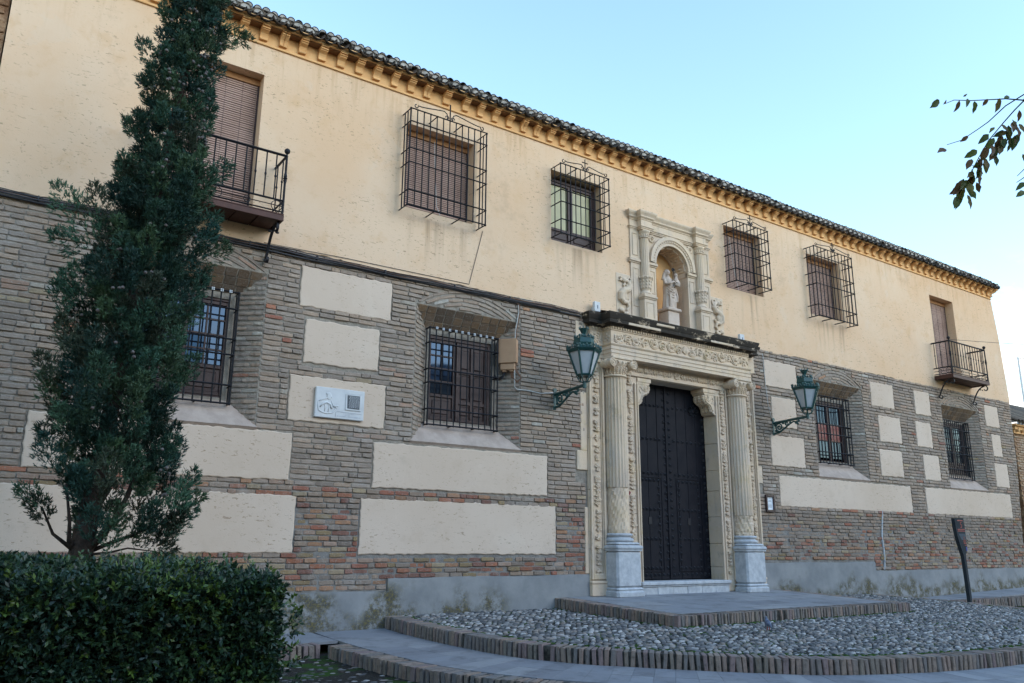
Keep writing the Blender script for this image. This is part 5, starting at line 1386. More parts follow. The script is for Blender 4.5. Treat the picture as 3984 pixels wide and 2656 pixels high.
# ================================================================ ground
def struct(o): return kind(o, 'structure')
m = MB()
ys = [-90, -40, -11.1, -9, -7, -5, -3, -1, 1.0]
for a, b in zip(ys, ys[1:]):
    m.quad((-70, a, z_street(a)), (130, a, z_street(a)), (130, b, z_street(b)), (-70, b, z_street(b)))
for a, b in ((1.0, 30), (30, 250)): m.quad((-70, a, .27), (300, a, .27), (300, b, .27), (-70, b, .27))
street = struct(m.build('ground', 'bed', None)); 
# kerb line (outer top edge), symmetric about the portal axis
HALF = [(5.47, 0), (5.43, -.6), (5.42, -1.2), (5.46, -1.9), (5.60, -2.9), (5.93, -3.62), (6.27, -4.02), (6.61, -4.38), (6.93, -4.70), (7.28, -4.99), (7.82, -5.41), (8.5, -5.70), (9.2, -5.90), (9.95, -6.03), (10.6, -6.09), (11.45, -6.11)]
K1 = HALF+[(22.9-x, y) for x, y in HALF[-2::-1]]
def resample(P, step):
    P = [Vector(p) for p in P]; Q = []
    for i in range(len(P)-1):      # Catmull-Rom
        a, b, c, d = P[max(0, i-1)], P[i], P[i+1], P[min(len(P)-1, i+2)]
        for k in range(10):
            t = k/10; Q.append(.5*((2*b)+(c-a)*t+(2*a-5*b+4*c-d)*t*t+(3*b-a-3*c+d)*t**3))
    Q.append(P[-1]); out = [Q[0].copy()]; acc = 0
    for p, q in zip(Q, Q[1:]):
        L = (q-p).length
        while acc+L >= step:
            t = (step-acc)/L; p = p.lerp(q, t); out.append(p.copy()); L = (q-p).length; acc = 0
        acc += L
    return out
def offset(Q, d):
    out = []
    for i in range(len(Q)):
        t = (Q[min(i+1, len(Q)-1)]-Q[max(i-1, 0)]).normalized(); out.append(Q[i]+Vector((t.y, -t.x))*(-d))
    return out
# going from the left wall round to the right wall the outside is on the right-hand side
S1 = resample(K1, .069)
def out_off(Q, d): return [q-Vector((0, 0)) for q in offset(Q, -d)]
KB = []
def kerb_variant(w, seed):
    m = MB(); rr = random.Random(seed); h = .5
    m.cbox(-w/2, w/2, -.125, .125, -.5, .5, .10*.5*.1+.004, col=(1, 1, 1)); b = .012
    vs = []; 
    for v in m.v: vs.append((v[0]+rr.uniform(-.003, .003), v[1]+rr.uniform(-.006, .006), v[2]+rr.uniform(-.01, .01)*(1 if v[2] > 0 else .3)))
    m.v = vs; return m
KT = [(.235, .195, .170), (.20, .175, .162), (.27, .215, .178), (.23, .175, .168), (.185, .172, .165), (.28, .21, .175), (.21, .18, .15)]
def kerb(name, Q, h, depth, zf, lip, thing_label=None, tilt=0):
    """soldier bricks on edge along Q (outer top edge)"""
    base = MB(); n = len(Q); I = offset(Q, depth)        # inner edge
    O = offset(Q, .030)
    for i in range(n-1):
        a, b, c, d = O[i], O[i+1], I[i+1], I[i]
        zt = lambda p: zf(p.y)-.010
        base.add([(a.x, a.y, zt(a)-h-.05), (b.x, b.y, zt(b)-h-.05), (b.x, b.y, zt(b)), (a.x, a.y, zt(a)), (c.x, c.y, zt(c)), (d.x, d.y, zt(d))], [(0, 1, 2, 3), (3, 2, 4, 5)])
    o = struct(base.build(name, 'joint', None))
    items = []
    for i in range(n-1):
        p = (Q[i]+Q[i+1])/2; t = (Q[i+1]-Q[i]).normalized(); nr = Vector((t.y, -t.x)); c = p-nr*(depth/2)
        items.append((c, math.atan2(t.y, t.x), dist2cam(c.x, c.y, zf(c.y)), in_view(c.x, c.y, zf(c.y))))
    order = sorted(range(len(items)), key=lambda i: items[i][2]+(0 if items[i][3] else 100)); topn = set(order[:300])
    varm = {}
    rest = MB(); L = (Q[1]-Q[0]).length
    for i, (c, ang, dd, v) in enumerate(items):
        w = R.choice((R.uniform(.55, .75), R.uniform(.7, .97))); lean = R.uniform(-.08, .08); z = zf(c.y)+R.uniform(-.007, .004); dy = R.uniform(-.012, .012)
        ti = R.randrange(len(KT)); sc = (L*w/.062, depth/.25, h+.02)
        M = Matrix.LocRotScale(Vector((c.x+math.sin(ang)*dy, c.y-math.cos(ang)*dy, z-(h+.02)/2)), Euler((R.uniform(-.03, .03), lean, ang+R.uniform(-.05, .05))), Vector(sc))
        key = (ti, R.randrange(3))
        if key not in varm:
            mm = kerb_variant(.062, key[1]*17+ti); mm.c = [KT[ti]]*len(mm.v); varm[key] = (mm, mm.mesh('brick', MAT['kerb']))
        if R.random() < .025: continue
        if i in topn:
            loc, rot, s_ = M.decompose(); inst('brick', varm[key][1], o, loc, rot.to_euler(), s_)
        else:
            mm = varm[key][0]; rest.add([M @ Vector(q) for q in mm.v], mm.f, KT[ti])
    if rest.v: kind(rest.build('kerb_bricks', 'kerb', o), 'stuff')
    return o
kerb('cobble_apron_kerb', S1, .155, .25, z_cob, 0)
# doorstep platform 8.5..14.25 x -2.75
PL = [(8.50, -.02), (8.50, -2.70)]+[(8.55, -2.75)]+[(14.20, -2.75), (14.25, -2.70), (14.25, -.02)]
def straight(P, step):
    out = []
    for a, b in zip(P, P[1:]):
        a, b = Vector(a), Vector(b); n = max(1, round((b-a).length/step)); out += [a.lerp(b, i/n) for i in range(n)]
    return out+[Vector(P[-1])]
SP = straight([(8.50, -.02), (8.50, -2.75), (14.25, -2.75), (14.25, -.02)], .066)
kerb('platform_kerb', SP, .155, .24, z_plat, 0)
# platform paving slabs
SLABC = [(.215, .223, .242), (.24, .247, .262), (.195, .202, .22), (.255, .26, .27), (.225, .235, .255)]
m = MB(); m.add([(8.7, -2.55, z_plat(-2.55)-.012), (14.05, -2.55, z_plat(-2.55)-.012), (14.05, -.0, z_plat(0)-.012), (8.7, 0, z_plat(0)-.012)], [(0, 1, 2, 3)]); m.add([(8.7, -2.55, .3), (14.05, -2.55, .3), (14.05, -2.55, .64), (8.7, -2.55, .64)], [(0, 1, 2, 3)])
plat = struct(m.build('platform', 'joint', None))
def slab(pts, zf, parent, th=.03, name='paving_slab', two=False):
    Z = (lambda p: zf(p[0], p[1])) if two else (lambda p: zf(p[1]))
    m = MB(); n = len(pts); cx, cy = sum(p[0] for p in pts)/n, sum(p[1] for p in pts)/n; k = R.uniform(.94, 1.06); c = R.choice(SLABC); c = tuple(q*k for q in c); dz = R.uniform(-.0012, .0012)
    g = [(p[0]+(cx-p[0])*.004/max(.05, abs(cx-p[0])+abs(cy-p[1])), p[1]+(cy-p[1])*.004/max(.05, abs(cx-p[0])+abs(cy-p[1]))) for p in pts]
    top_ = [(p[0], p[1], Z(p)+dz) for p in g]; bot = [(p[0], p[1], Z(p)-th) for p in g]
    m.add(bot+top_, [tuple(range(n, 2*n))]+[(i, (i+1) % n, n+(i+1) % n, n+i) for i in range(n)], c); return m.build(name, 'pave', parent)
yy = [0.0, -.5, -1.02, -1.54, -2.05, -2.51]
for r_, (a, b) in enumerate(zip(yy, yy[1:])):
    x = 8.745; 
    while x < 14.0:
        x2 = min(x+(.9 if not (x == 8.745 and r_ % 2) else .45), 14.005)
        if 14.005-x2 < .15: x2 = 14.005
        slab([(x, b), (x2, b), (x2, a), (x, a)], z_plat, plat); x = x2
# ring walk between the two kerbs, radial slabs
S2i = resample(K1, .21); inner = offset(S2i, -.012); outer = offset(S2i, -1.04)
m = MB(); 
for i in range(len(inner)-1): a, b, c, d = inner[i], inner[i+1], outer[i+1], outer[i]; m.add([(p.x, p.y, z_walk(p.y)-.012) for p in (a, b, c, d)], [(0, 3, 2, 1)])
m.add([(-6, -.95, z_walk(-.95)-.012), (4.6, -.95, z_walk(-.95)-.012), (4.6, 0, z_walk(0)-.012), (-6, 0, z_walk(0)-.012)], [(0, 1, 2, 3)])
zr = lambda x, y: z_walk(y)+max(0, (x-18.2))*.024
m.add([(18.3, -.95, zr(18.3, -.95)-.012), (40, -.95, zr(40, -.95)-.012), (40, 0, zr(40, 0)-.012), (18.3, 0, zr(18.3, 0)-.012)], [(0, 1, 2, 3)])
walk = struct(m.build('pavement', 'joint', None))
for i in range(len(inner)-1):
    if outer[i].x < 0: continue
    w_ = [inner[i], inner[i+1], outer[i+1], outer[i]]; mid = i % 2
    if i < 8:
        if i % 4 == 0:
            j = min(i+4, len(inner)-1); slab([tuple(p) for p in outer[i:j+1]]+[tuple(p) for p in inner[i:j+1]][::-1], z_walk, walk)
        continue
    t = .5
    A, Bq = inner[i].lerp(outer[i], t), inner[i+1].lerp(outer[i+1], t)
    slab([tuple(outer[i]), tuple(outer[i+1]), tuple(Bq), tuple(A)], z_walk, walk); slab([tuple(A), tuple(Bq), tuple(inner[i+1]), tuple(inner[i])], z_walk, walk)
x = -6.0
while x < 4.35: x2 = min(x+.8, 4.37); slab([(x, -.95), (x2, -.95), (x2, -.0), (x, -.0)], z_walk, walk); x = x2
x = 18.55
while x < 38: x2 = x+.8; m_ = x; slab([(x, -.95), (x2, -.95), (x2, -.0), (x, -.0)], zr, walk, two=True); x = x2
# outer kerb of the ring walk and the straight kerbs either side
def seg_from(Q, d, cond): return [p for p in offset(Q, -d) if cond(p)]
S2 = resample([tuple(p) for p in seg_from(resample(K1, .3), 1.30, lambda p: p.y < -1.0)], .072)
kerb('ring_walk_kerb', S2, .15, .25, z_walk, 0)
kerb('left_street_kerb', straight([(-5, -1.2), (4.05, -1.2)], .075), .15, .25, z_walk, 0)
kerb('right_street_kerb', straight([(18.85, -1.2), (30, -1.2)], .085), .19, .25, lambda y: z_walk(y)+.07, 0)
# cobbled apron
AP_ = offset(resample(K1, .15), .25)
m = MB()
for i in range(len(AP_)-1):
    a, b = AP_[i], AP_[i+1]; m.add([(a.x, a.y, z_cob(a.y)-.016), (b.x, b.y, z_cob(b.y)-.016), (b.x, 0, z_cob(0)-.016), (a.x, 0, z_cob(0)-.016)], [(0, 1, 2, 3)]) if a.x < b.x else None
apron = struct(m.build('cobbled_apron', 'bed', None))
def inside(P, x, y):
    c = False; j = len(P)-1
    for i in range(len(P)):
        if (P[i].y > y) != (P[j].y > y) and x < (P[j].x-P[i].x)*(y-P[i].y)/(P[j].y-P[i].y)+P[i].x: c = not c
        j = i
    return c
CT = [(.21, .205, .20), (.13, .13, .13), (.085, .086, .09), (.27, .265, .26), (.19, .165, .145), (.055, .06, .066), (.26, .225, .20), (.12, .122, .127), (.40, .39, .38), (.065, .068, .075), (.095, .094, .096)]
def cob_mesh(seed):
    rr = random.Random(seed); m = MB(); vs = []; nu, nv = 8, 3
    jk = [1+rr.uniform(-.14, .14) for k in range(nu)]
    for r0, z0 in ((.5, 0), (.47, .62), (.32, .94)):
        for k in range(nu):
            a = 2*PI*k/nu; j = jk[k]+rr.uniform(-.03, .03); vs.append((r0*math.cos(a)*j, r0*math.sin(a)*j, z0*rr.uniform(.92, 1.04)))
    vs.append((0, 0, 1.0)); fs = [(i*nu+k, i*nu+(k+1) % nu, (i+1)*nu+(k+1) % nu, (i+1)*nu+k) for i in range(nv-1) for k in range(nu)]+[((nv-1)*nu+k, (nv-1)*nu+(k+1) % nu, nv*nu) for k in range(nu)]
    m.v = vs; m.f = fs; m.c = [(1, 1, 1)]*len(vs); return m
CV = [cob_mesh(s) for s in range(6)]
def cobble_field(test, bbox, zf, parent, sx, sy, ntop, sparse=0., rot=0.):
    items = []; y = bbox[2]; r_ = 0
    while y < bbox[3]:
        x = bbox[0]+(sx*.5 if r_ % 2 else 0)
        while x < bbox[1]:
            px2, py2 = x+R.uniform(-.25, .25)*sx, y+R.uniform(-.25, .25)*sy
            if test(px2, py2) and R.random() > sparse: items.append((px2, py2))
            x += sx
        y += sy; r_ += 1
    items = [(x, y, dist2cam(x, y, zf(y))+(0 if in_view(x, y, zf(y)) else 50)) for x, y in items]
    cut = sorted(i[2] for i in items)[min(ntop, len(items)-1)]; rest = MB(); vm = {}
    for (x, y, d) in items:
        k = R.randrange(6); c = R.randrange(len(CT)); s_ = (sx*R.uniform(.62, 1.0), sy*R.uniform(.58, .92), R.uniform(.014, .030))
        ang = rot+R.uniform(-.35, .35); z = zf(y)-.020
        if d < cut:
            if (k, c) not in vm: q = CV[k]; q.c = [CT[c]]*len(q.v); vm[(k, c)] = q.mesh('cobble', MAT['cobble'], True)
            inst('cobble', vm[(k, c)], parent, (x, y, z), (R.uniform(-.1, .1), R.uniform(-.1, .1), ang), s_)
        else:
            M = Matrix.LocRotScale(Vector((x, y, z)), Euler((R.uniform(-.1, .1), R.uniform(-.1, .1), ang)), Vector(s_)); kk = R.uniform(.85, 1.1)
            rest.add([M @ Vector(v) for v in CV[k].v], CV[k].f, tuple(q*kk for q in CT[c]))
    kind(rest.build('cobbles', 'cobble', parent, True), 'stuff')
APS = AP_
def in_apron(x, y): return y < -.03 and inside(APS, x, y) and not (8.46 < x < 14.29 and y > -2.80)
cobble_field(in_apron, (5.5, 17.4, -6.1, 0), z_cob, apron, .098, .060, 300, .03)
S2L = offset(resample(K1, .3), -1.33)
def in_street(x, y): return y < -1.22 and not inside(S2L, x, y)
cobble_field(lambda x, y: in_street(x, y) and -.4 < x < 7.2 and y > -7.8, (-.4, 7.2, -7.8, -1.2), z_street, street, .115, .075, 300, .30)
cobble_field(lambda x, y: in_street(x, y), (18.3, 25, -4, -1.2), z_street, street, .16, .10, 60, .2)
# moss along the kerbs
m = MB()
def moss_line(Q, zf, n, w):
    for _ in range(n):
        i = R.randrange(len(Q)-1); p = Q[i].lerp(Q[i+1], R.random()); 
        m.ball((p.x+R.gauss(0, w), p.y+R.gauss(0, w), zf(p.y)-.012), R.uniform(.012, .032), 6, 4, R.uniform(.8, 1.6), R.uniform(.8, 1.6), R.uniform(.3, .7), jit=.25)
moss_line(offset(SP, -.03)[42:], z_cob, 420, .018); moss_line(offset(S1, .29), z_cob, 620, .025); moss_line(offset(SP, -.03)[:42], z_cob, 60, .015)
for _ in range(9):
    cx_, cy_ = R.uniform(8.2, 13.5), R.uniform(-5.1, -3.3)
    for q in range(26): m.ball((cx_+R.gauss(0, .22), cy_+R.gauss(0, .13), z_cob(cy_)-.018), R.uniform(.012, .028), 6, 4, 1.2, 1.2, .5, jit=.25)
kind(m.build('moss_tufts', 'moss', apron), 'stuff')
# ================================================================ cypress
TY = -2.6
T = thing('cypress_tree', 'tall dark green cypress with grey cones and a forked foot, behind the hedge', 'tree', (1.14, TY, z_street(TY)))
m = MB(); zg = z_street(TY)
m.tube([(1.13, TY, zg-.1), (1.135, TY, .8), (1.14, TY, 1.45), (1.16, TY, 1.74), (1.185, TY, 2.0), (1.24, TY, 2.8), (1.32, TY, 4.0), (1.45, TY+.05, 5.5), (1.58, TY+.05, 6.9), (1.66, TY, 7.6)], lambda t: .115*(1-t)**.8+.012, 9)
for pts, r_ in (([(1.16, TY, 1.46), (1.26, TY-.08, 1.58), (1.36, TY-.12, 1.76), (1.45, TY-.12, 1.98), (1.52, TY-.05, 2.3)], .042), ([(1.17, TY, 1.45), (1.33, TY-.05, 1.53), (1.54, TY-.10, 1.62), (1.79, TY-.12, 1.745), (1.95, TY-.12, 1.85)], .022),
    ([(1.08, TY, 1.45), (1.02, TY-.08, 1.56), (1.0, TY-.12, 1.72), (.93, TY-.15, 2.05)], .026), ([(1.17, TY-.05, 1.44), (1.35, TY-.10, 1.46), (1.5, TY-.12, 1.50), (1.75, TY-.1, 1.47)], .014), ([(1.15, TY+.05, 1.7), (1.3, TY+.1, 2.0), (1.4, TY+.1, 2.4)], .035), ([(1.05, TY, 1.5), (.9, TY+.05, 1.62), (.78, TY, 1.85)], .02)):
    m.tube(pts, r_, 7, r1=r_*.35)
m.build('trunk', 'bark', T, True)
OUT = [(8.3, 1.60, 1.80), (7.9, 1.40, 1.88), (7.37, 1.285, 1.896), (7.02, 1.241, 1.865), (6.75, 1.205, 1.881), (6.53, 1.185, 1.855), (6.24, 1.06, 1.879), (5.73, 1.013, 1.891), (5.34, 1.008, 1.94), (5.04, 1.009, 1.87), (4.76, .98, 1.90), (4.47, .932, 1.92), (4.18, .889, 1.878), (3.8, .75, 1.818), (3.36, .72, 1.854), (3.1, .66, 1.848), (2.73, .645, 1.887), (2.48, .656, 1.95), (2.2, .735, 1.97), (1.93, .74, 2.02), (1.73, .80, 1.98), (1.53, .97, 1.82)]
def outl_at(z):
    P = OUT[::-1]
    for (a, l0, r0), (b, l1, r1) in zip(P, P[1:]):
        if a <= z <= b: t = (z-a)/(b-a); return lerp(l0, l1, t), lerp(r0, r1, t)
    return (P[0][1:] if z < P[0][0] else P[-1][1:])
# boughs: each an upswept plume of fine scale-leaf sprays
plumes = []
NPL = 640
for i in range(NPL):
    z = 1.62+(8.05-1.62)*(i+.5)/NPL; l, r = outl_at(z); c, hw = (l+r)/2, (r-l)/2
    a = i*2.399963+R.uniform(-.3, .3); rr = R.uniform(.22, .80 if z > 4.6 else .88); zz = z+R.uniform(-.05, .05)
    if z < 2.05 and R.random() < .50: continue
    plumes.append(((c+hw*rr*math.cos(a), TY+min(hw, .62)*rr*math.sin(a), zz-.12), Vector((math.cos(a)*.55, math.sin(a)*.5, R.uniform(.7, 1.3))).normalized(), R.uniform(.20, .36)*(.62 if z > 5.2 else 1)))
for p, d, L in (((.90, -2.7, 4.35), (-.5, 0, .6), .62), ((.86, -2.7, 4.25), (-.75, -.1, .12), .36), ((.95, -2.7, 4.35), (-.2, -.1, .8), .55), ((1.75, -2.7, 4.60), (.5, -.1, .55), .36), ((1.78, -2.7, 4.35), (.6, 0, .35), .42), ((1.8, -2.7, 5.25), (.4, -.1, .3), .34), ((1.80, -2.7, 7.0), (.7, 0, .05), .36), ((1.78, -2.65, 6.9), (.6, -.1, .3), .34),
    ((1.72, -2.75, 1.62), (.6, -.1, .5), .42), ((1.80, -2.7, 1.82), (.55, 0, .3), .36), ((1.6, -2.7, 1.48), (.8, 0, .05), .30), ((.85, -2.7, 1.70), (-.4, 0, .5), .30), ((.80, -2.7, 1.85), (-.4, 0, .3), .28), ((1.20, -2.75, 6.30), (-.45, 0, .8), .30), ((1.5, -2.7, 1.55), (.3, -.1, .2), .22), ((1.78, -2.7, 3.9), (.3, 0, .5), .3), ((.76, -2.7, 3.6), (-.3, 0, .6), .32), ((.74, -2.7, 2.95), (-.35, 0, .5), .3)):
    plumes.append((p, Vector(d).normalized(), L))
V = []; F = []; C = []
def blades(origins, dirs, lens, wid, cols):
    n = len(origins); o = np.array(origins); d = np.array(dirs); d /= np.linalg.norm(d, axis=1)[:, None]
    rnd = NP.normal(size=(n, 3)); s = np.cross(d, rnd); s /= np.linalg.norm(s, axis=1)[:, None]
    l = np.array(lens)[:, None]; w = np.array(wid)[:, None]
    b = np.cross(d, s)
    v = np.stack([o, o+d*l*.45+s*w+b*w*.25, o+d*l, o+d*l*.45-s*w+b*w*.25], 1).reshape(-1, 3); return v, np.repeat(np.array(cols), 4, 0)
def blade_object(name, v, c, mat, parent, kd='stuff'):
    n = len(v)//4; me = bpy.data.meshes.new(name); me.vertices.add(len(v)); me.vertices.foreach_set('co', v.astype(np.float32).ravel())
    me.loops.add(4*n); me.loops.foreach_set('vertex_index', np.arange(4*n, dtype=np.int32)); me.polygons.add(n); me.polygons.foreach_set('loop_start', np.arange(0, 4*n, 4, dtype=np.int32)); me.polygons.foreach_set('loop_total', np.full(n, 4, np.int32))
    at = me.attributes.new('tint', 'FLOAT_COLOR', 'POINT'); at.data.foreach_set('color', np.concatenate([c, np.ones((len(c), 1))], 1).astype(np.float32).ravel()); me.materials.append(MAT[mat]); me.update(calc_edges=True); me.validate()
    o = bpy.data.objects.new(name, me); COL.objects.link(o)
    if parent: adopt(o, parent)
    if kd: kind(o, kd)
    return o
og, di, le, wi, co = [], [], [], [], []
CG = [(.024, .062, .040), (.032, .078, .050), (.017, .046, .034), (.044, .095, .056), (.020, .055, .044), (.052, .095, .048), (.036, .050, .032)]
for (p, d, L) in plumes:
    p = np.array(p); d = np.array(d); tone = NP.uniform(.7, 1.55); base = np.array(CG[NP.randint(len(CG))])*tone
    ns = int(92*L/.3)
    for _ in range(ns):
        t = NP.uniform(0, 1)**.8; rad = .115*(L/.32)*math.sin(PI*min(1, .15+t*.85))**.8*NP.uniform(.2, 1.0)
        q = NP.normal(size=3); q -= d*q.dot(d); q /= np.linalg.norm(q)+1e-6
        o = p+d*L*t+q*rad; sd_ = d*.8+q*.75+np.array([0, 0, .35])
        sd_ /= np.linalg.norm(sd_); sl = NP.uniform(.045, .085); cc = base*NP.uniform(.8, 1.25)
        for k in range(7):   # one spray: a midrib with fine branchlets
            f = k/7; e = NP.normal(size=3)*.55; og.append(o+sd_*sl*f*.7); di.append(sd_+e*(1 if k else .1)); le.append(sl*(.75 if k else 1.1)*NP.uniform(.6, 1)); wi.append(NP.uniform(.0034, .0062)); co.append(cc)
v, c = blades(og, di, le, wi, co); blade_object('crown', v, c, 'cypress', T)
cn = MB(); cn.ball((0, 0, 0), .0165, 8, 6, 1, 1, 1.05, jit=.10); cn = cn.mesh('cone', MAT['cone'], True)
for i in range(95):
    z = R.choice((R.uniform(5.6, 7.4), R.uniform(1.9, 7.3))); l, r = outl_at(z); a = R.uniform(PI*1.0, PI*2.0)
    for q in range(R.choice((1, 1, 2))): inst('cone', cn, T, ((l+r)/2+(r-l)/2*.80*math.cos(a)+R.gauss(0, .03), TY+min((r-l)/2, .6)*.98*math.sin(a)+R.uniform(-.05, .03), z+R.gauss(0, .03)), (R.uniform(0, 3), R.uniform(0, 3), 0), (1,)*3)

# ================================================================ clipped hedge in the foreground
HX0, HX1, HY0, HY1, HZ = -3.2, 1.80, -6.15, -3.95, 1.385
T = thing('hedge', 'clipped dark green hedge with small glossy leaves in front of the cypress', 'hedge', (-.5, -5.05, z_street(-5)))
m = MB(); m.cbox(HX0+.12, HX1-.14, HY0+.12, HY1-.14, .05, HZ-.085, .06, (.02, .03, .015)); m.build('inner_mass', 'twigmass', T)
m = MB()
for _ in range(160):
    x, y = R.uniform(HX0+.2, HX1-.1), R.choice((HY0+.1, R.uniform(HY0, HY1))); a = R.uniform(-.6, .6); m.tube([(x, y+.1, R.uniform(.2, .9)), (x+a*.2, y+.03, R.uniform(.8, 1.2)), (x+a*.3, y, HZ-R.uniform(0, .15))], .005, 4, r1=.002)
for _ in range(60):
    x = R.uniform(-.5, HX1); y = R.uniform(HY0+.1, HY1-.1); m.tube([(x, y, HZ-.1), (x+R.uniform(-.03, .03), y, HZ+R.uniform(.02, .08))], .003, 4, r1=.0015)
kind(m.build('twigs', 'bark', T), 'stuff')
og, di, le, wi, co = [], [], [], [], []
HC = [(.026, .056, .028), (.034, .074, .030), (.018, .042, .026), (.046, .088, .028), (.028, .060, .038), (.020, .046, .034)]
NEWC = [(.075, .13, .022), (.10, .15, .03)]
def hs(x, y): return .05*math.sin(x*2.3+1)+.04*math.sin(y*3.1+x*1.7)+.03*math.sin(x*5.7)
def shoot(x, y, z, n, nl, new):
    nrm = np.array(n)/np.linalg.norm(n); base = np.array(R.choice(NEWC if new else HC)); sl = R.uniform(.03, .075)
    d = nrm+NP.normal(size=3)*.45; d /= np.linalg.norm(d)
    for k in range(nl):
        f = k/nl; e = NP.normal(size=3); e -= d*e.dot(d); e /= np.linalg.norm(e)+1e-6
        og.append(np.array((x, y, z))+d*sl*f); di.append(d*(.5+.5*f)+e*.8); le.append(R.uniform(.026, .046)); wi.append(R.uniform(.0065, .0105)); co.append(base*R.uniform(.7, 1.3))
def patch(n, fn, nl=7):
    for _ in range(n):
        (x, y, z), nn, keep = fn()
        if not keep: continue
        newp = .10 if z > HZ-.25 else .05
        if math.sin(x*3.7+z*5.1)*math.sin(x*1.9-z*3.3+y*2) > .62: newp = .40
        shoot(x, y, z, nn, nl, R.random() < newp)
def front():
    x, z = R.uniform(-1.2, HX1-.10), R.uniform(.55, HZ-.06); b = hs(x, z*2)*.8; edge = max(0, (z-(HZ-.18))/.18)
    return (x, HY0+b*.6+edge**2*.12+R.uniform(-.01, .10), z), (0, -1, .35+edge), True
def topf():
    x, y = R.uniform(-1.6, HX1-.08), R.uniform(HY0+.05, HY1); e = max(0, (HY0+.2-y)/.2)
    return (x, y, HZ+hs(x, y)*.45-e*e*.06+R.uniform(-.12, .015)), (0, -.25, 1), True
def endf():
    y, z = R.uniform(HY0+.05, HY1), R.uniform(.1, HZ-.04); return (HX1-.06+hs(y, z*2)*.7+R.uniform(-.1, .03), y, z), (1, -.3, .3), True
def corner():
    a = R.uniform(0, PI/2); z = R.uniform(.3, HZ-.05); r_ = .2; return (HX1-.24+r_*math.cos(a)+R.uniform(-.06, .03)+hs(z, z)*.5, HY0+.22-r_*math.sin(a)+R.uniform(-.03, .06), z), (math.cos(a), -math.sin(a), .35), True
patch(6200, front, 8); patch(5200, topf, 7); patch(1800, endf, 7); patch(1500, corner, 8)
for _ in range(130):        # straggling shoots
    x = R.uniform(-.6, HX1); shoot(x, R.uniform(HY0+.1, HY1), HZ+R.uniform(0, .05), (0, 0, 1), 6, R.random() < .4)
for _ in range(90): z = R.uniform(.4, 1.2); shoot(HX1+R.uniform(0, .08), HY0+R.uniform(0, .6), z, (1, -.4, .6), 7, R.random() < .3)
v, c = blades(og, di, le, wi, co); blade_object('foliage', v, c, 'hedge', T)

# ================================================================ leafy bough hanging into the frame from a tree on the right
T = thing('street_tree', 'broad-leaved tree whose thin twigs of brown-green leaves hang into the upper right of the sky', 'tree', (4.9, -10.3, 0.0))
m = MB(); m.tube([(4.9, -10.3, -.1), (4.92, -10.3, 1.2), (4.86, -10.3, 2.6), (4.8, -10.3, 3.6), (4.7, -10.3, 4.6)], lambda t: .12*(1-t)+.04, 9); m.tube([(4.85, -10.3, 3.0), (4.1, -10.0, 3.35), (3.5, -9.92, 3.30), (3.117, -9.847, 3.176)], .03, 7, r1=.006)
m.build('trunk', 'bark', T, True)
TW = [[(3.117, -9.847, 3.176), (3.088, -9.798, 3.196), (3.071, -9.765, 3.203), (3.036, -9.699, 3.218), (3.006, -9.651, 3.233), (2.985, -9.625, 3.222)], [(3.117, -9.85, 3.18), (3.109, -9.853, 3.195), (3.097, -9.79, 3.173), (3.091, -9.726, 3.134), (3.085, -9.689, 3.118), (3.071, -9.628, 3.092), (3.052, -9.581, 3.087)],
    [(3.117, -9.847, 3.176), (3.116, -9.81, 3.152), (3.115, -9.765, 3.118), (3.115, -9.706, 3.071), (3.118, -9.679, 3.041), (3.122, -9.645, 3.002), (3.135, -9.577, 2.904)], [(3.5, -9.92, 3.30), (3.35, -9.87, 3.08), (3.201, -9.779, 2.947), (3.199, -9.752, 2.928)], [(3.35, -9.87, 3.08), (3.21, -9.77, 2.918), (3.205, -9.744, 2.906)]]
for t in TW: m = MB(); m.tube(t, .0028, 5, r1=.0012); m.build('twig', 'bark', T)
def leafmesh(seed):
    rr = random.Random(seed); m = MB(); n = 6; vs = [(0, 0, 0)]; w = rr.uniform(.20, .26)
    vs = []; 
    for i in range(n+1):
        t = i/n; hw = w*math.sin(PI*(t**.8))*(1+.12*math.sin(i*2.1+seed)); b = .10*math.sin(PI*t)*rr.uniform(.5, 1.3)
        vs += [(-hw, t, b+.10*hw*rr.uniform(-1, 3)), (0, t, b*.5-.02), (hw, t, b+.10*hw*rr.uniform(-1, 3))]
    fs = []
    for i in range(n):
        for k in (0, 1): fs.append((i*3+k, i*3+k+1, i*3+k+4, i*3+k+3))
    m.add(vs, fs, rr.choice(((.12, .15, .035), (.17, .13, .04), (.09, .125, .035), (.16, .09, .04), (.20, .19, .06)))); return m.mesh('leaf', MAT['oak'], True)
LM = [leafmesh(s) for s in range(8)]
kk = 688/384; 
def bough_pt(x, y, dist=3.7):        # where along the bough a leaf hangs: right / up offsets in metres from its fork
    return Vector((3.117, -9.847, 3.176))+Vector((CR.x, CR.y, CR.z))*((x-688)/kk*dist/3166.8)*1.02+CU*(-(y-160)/kk*dist/3166.8)*1.02
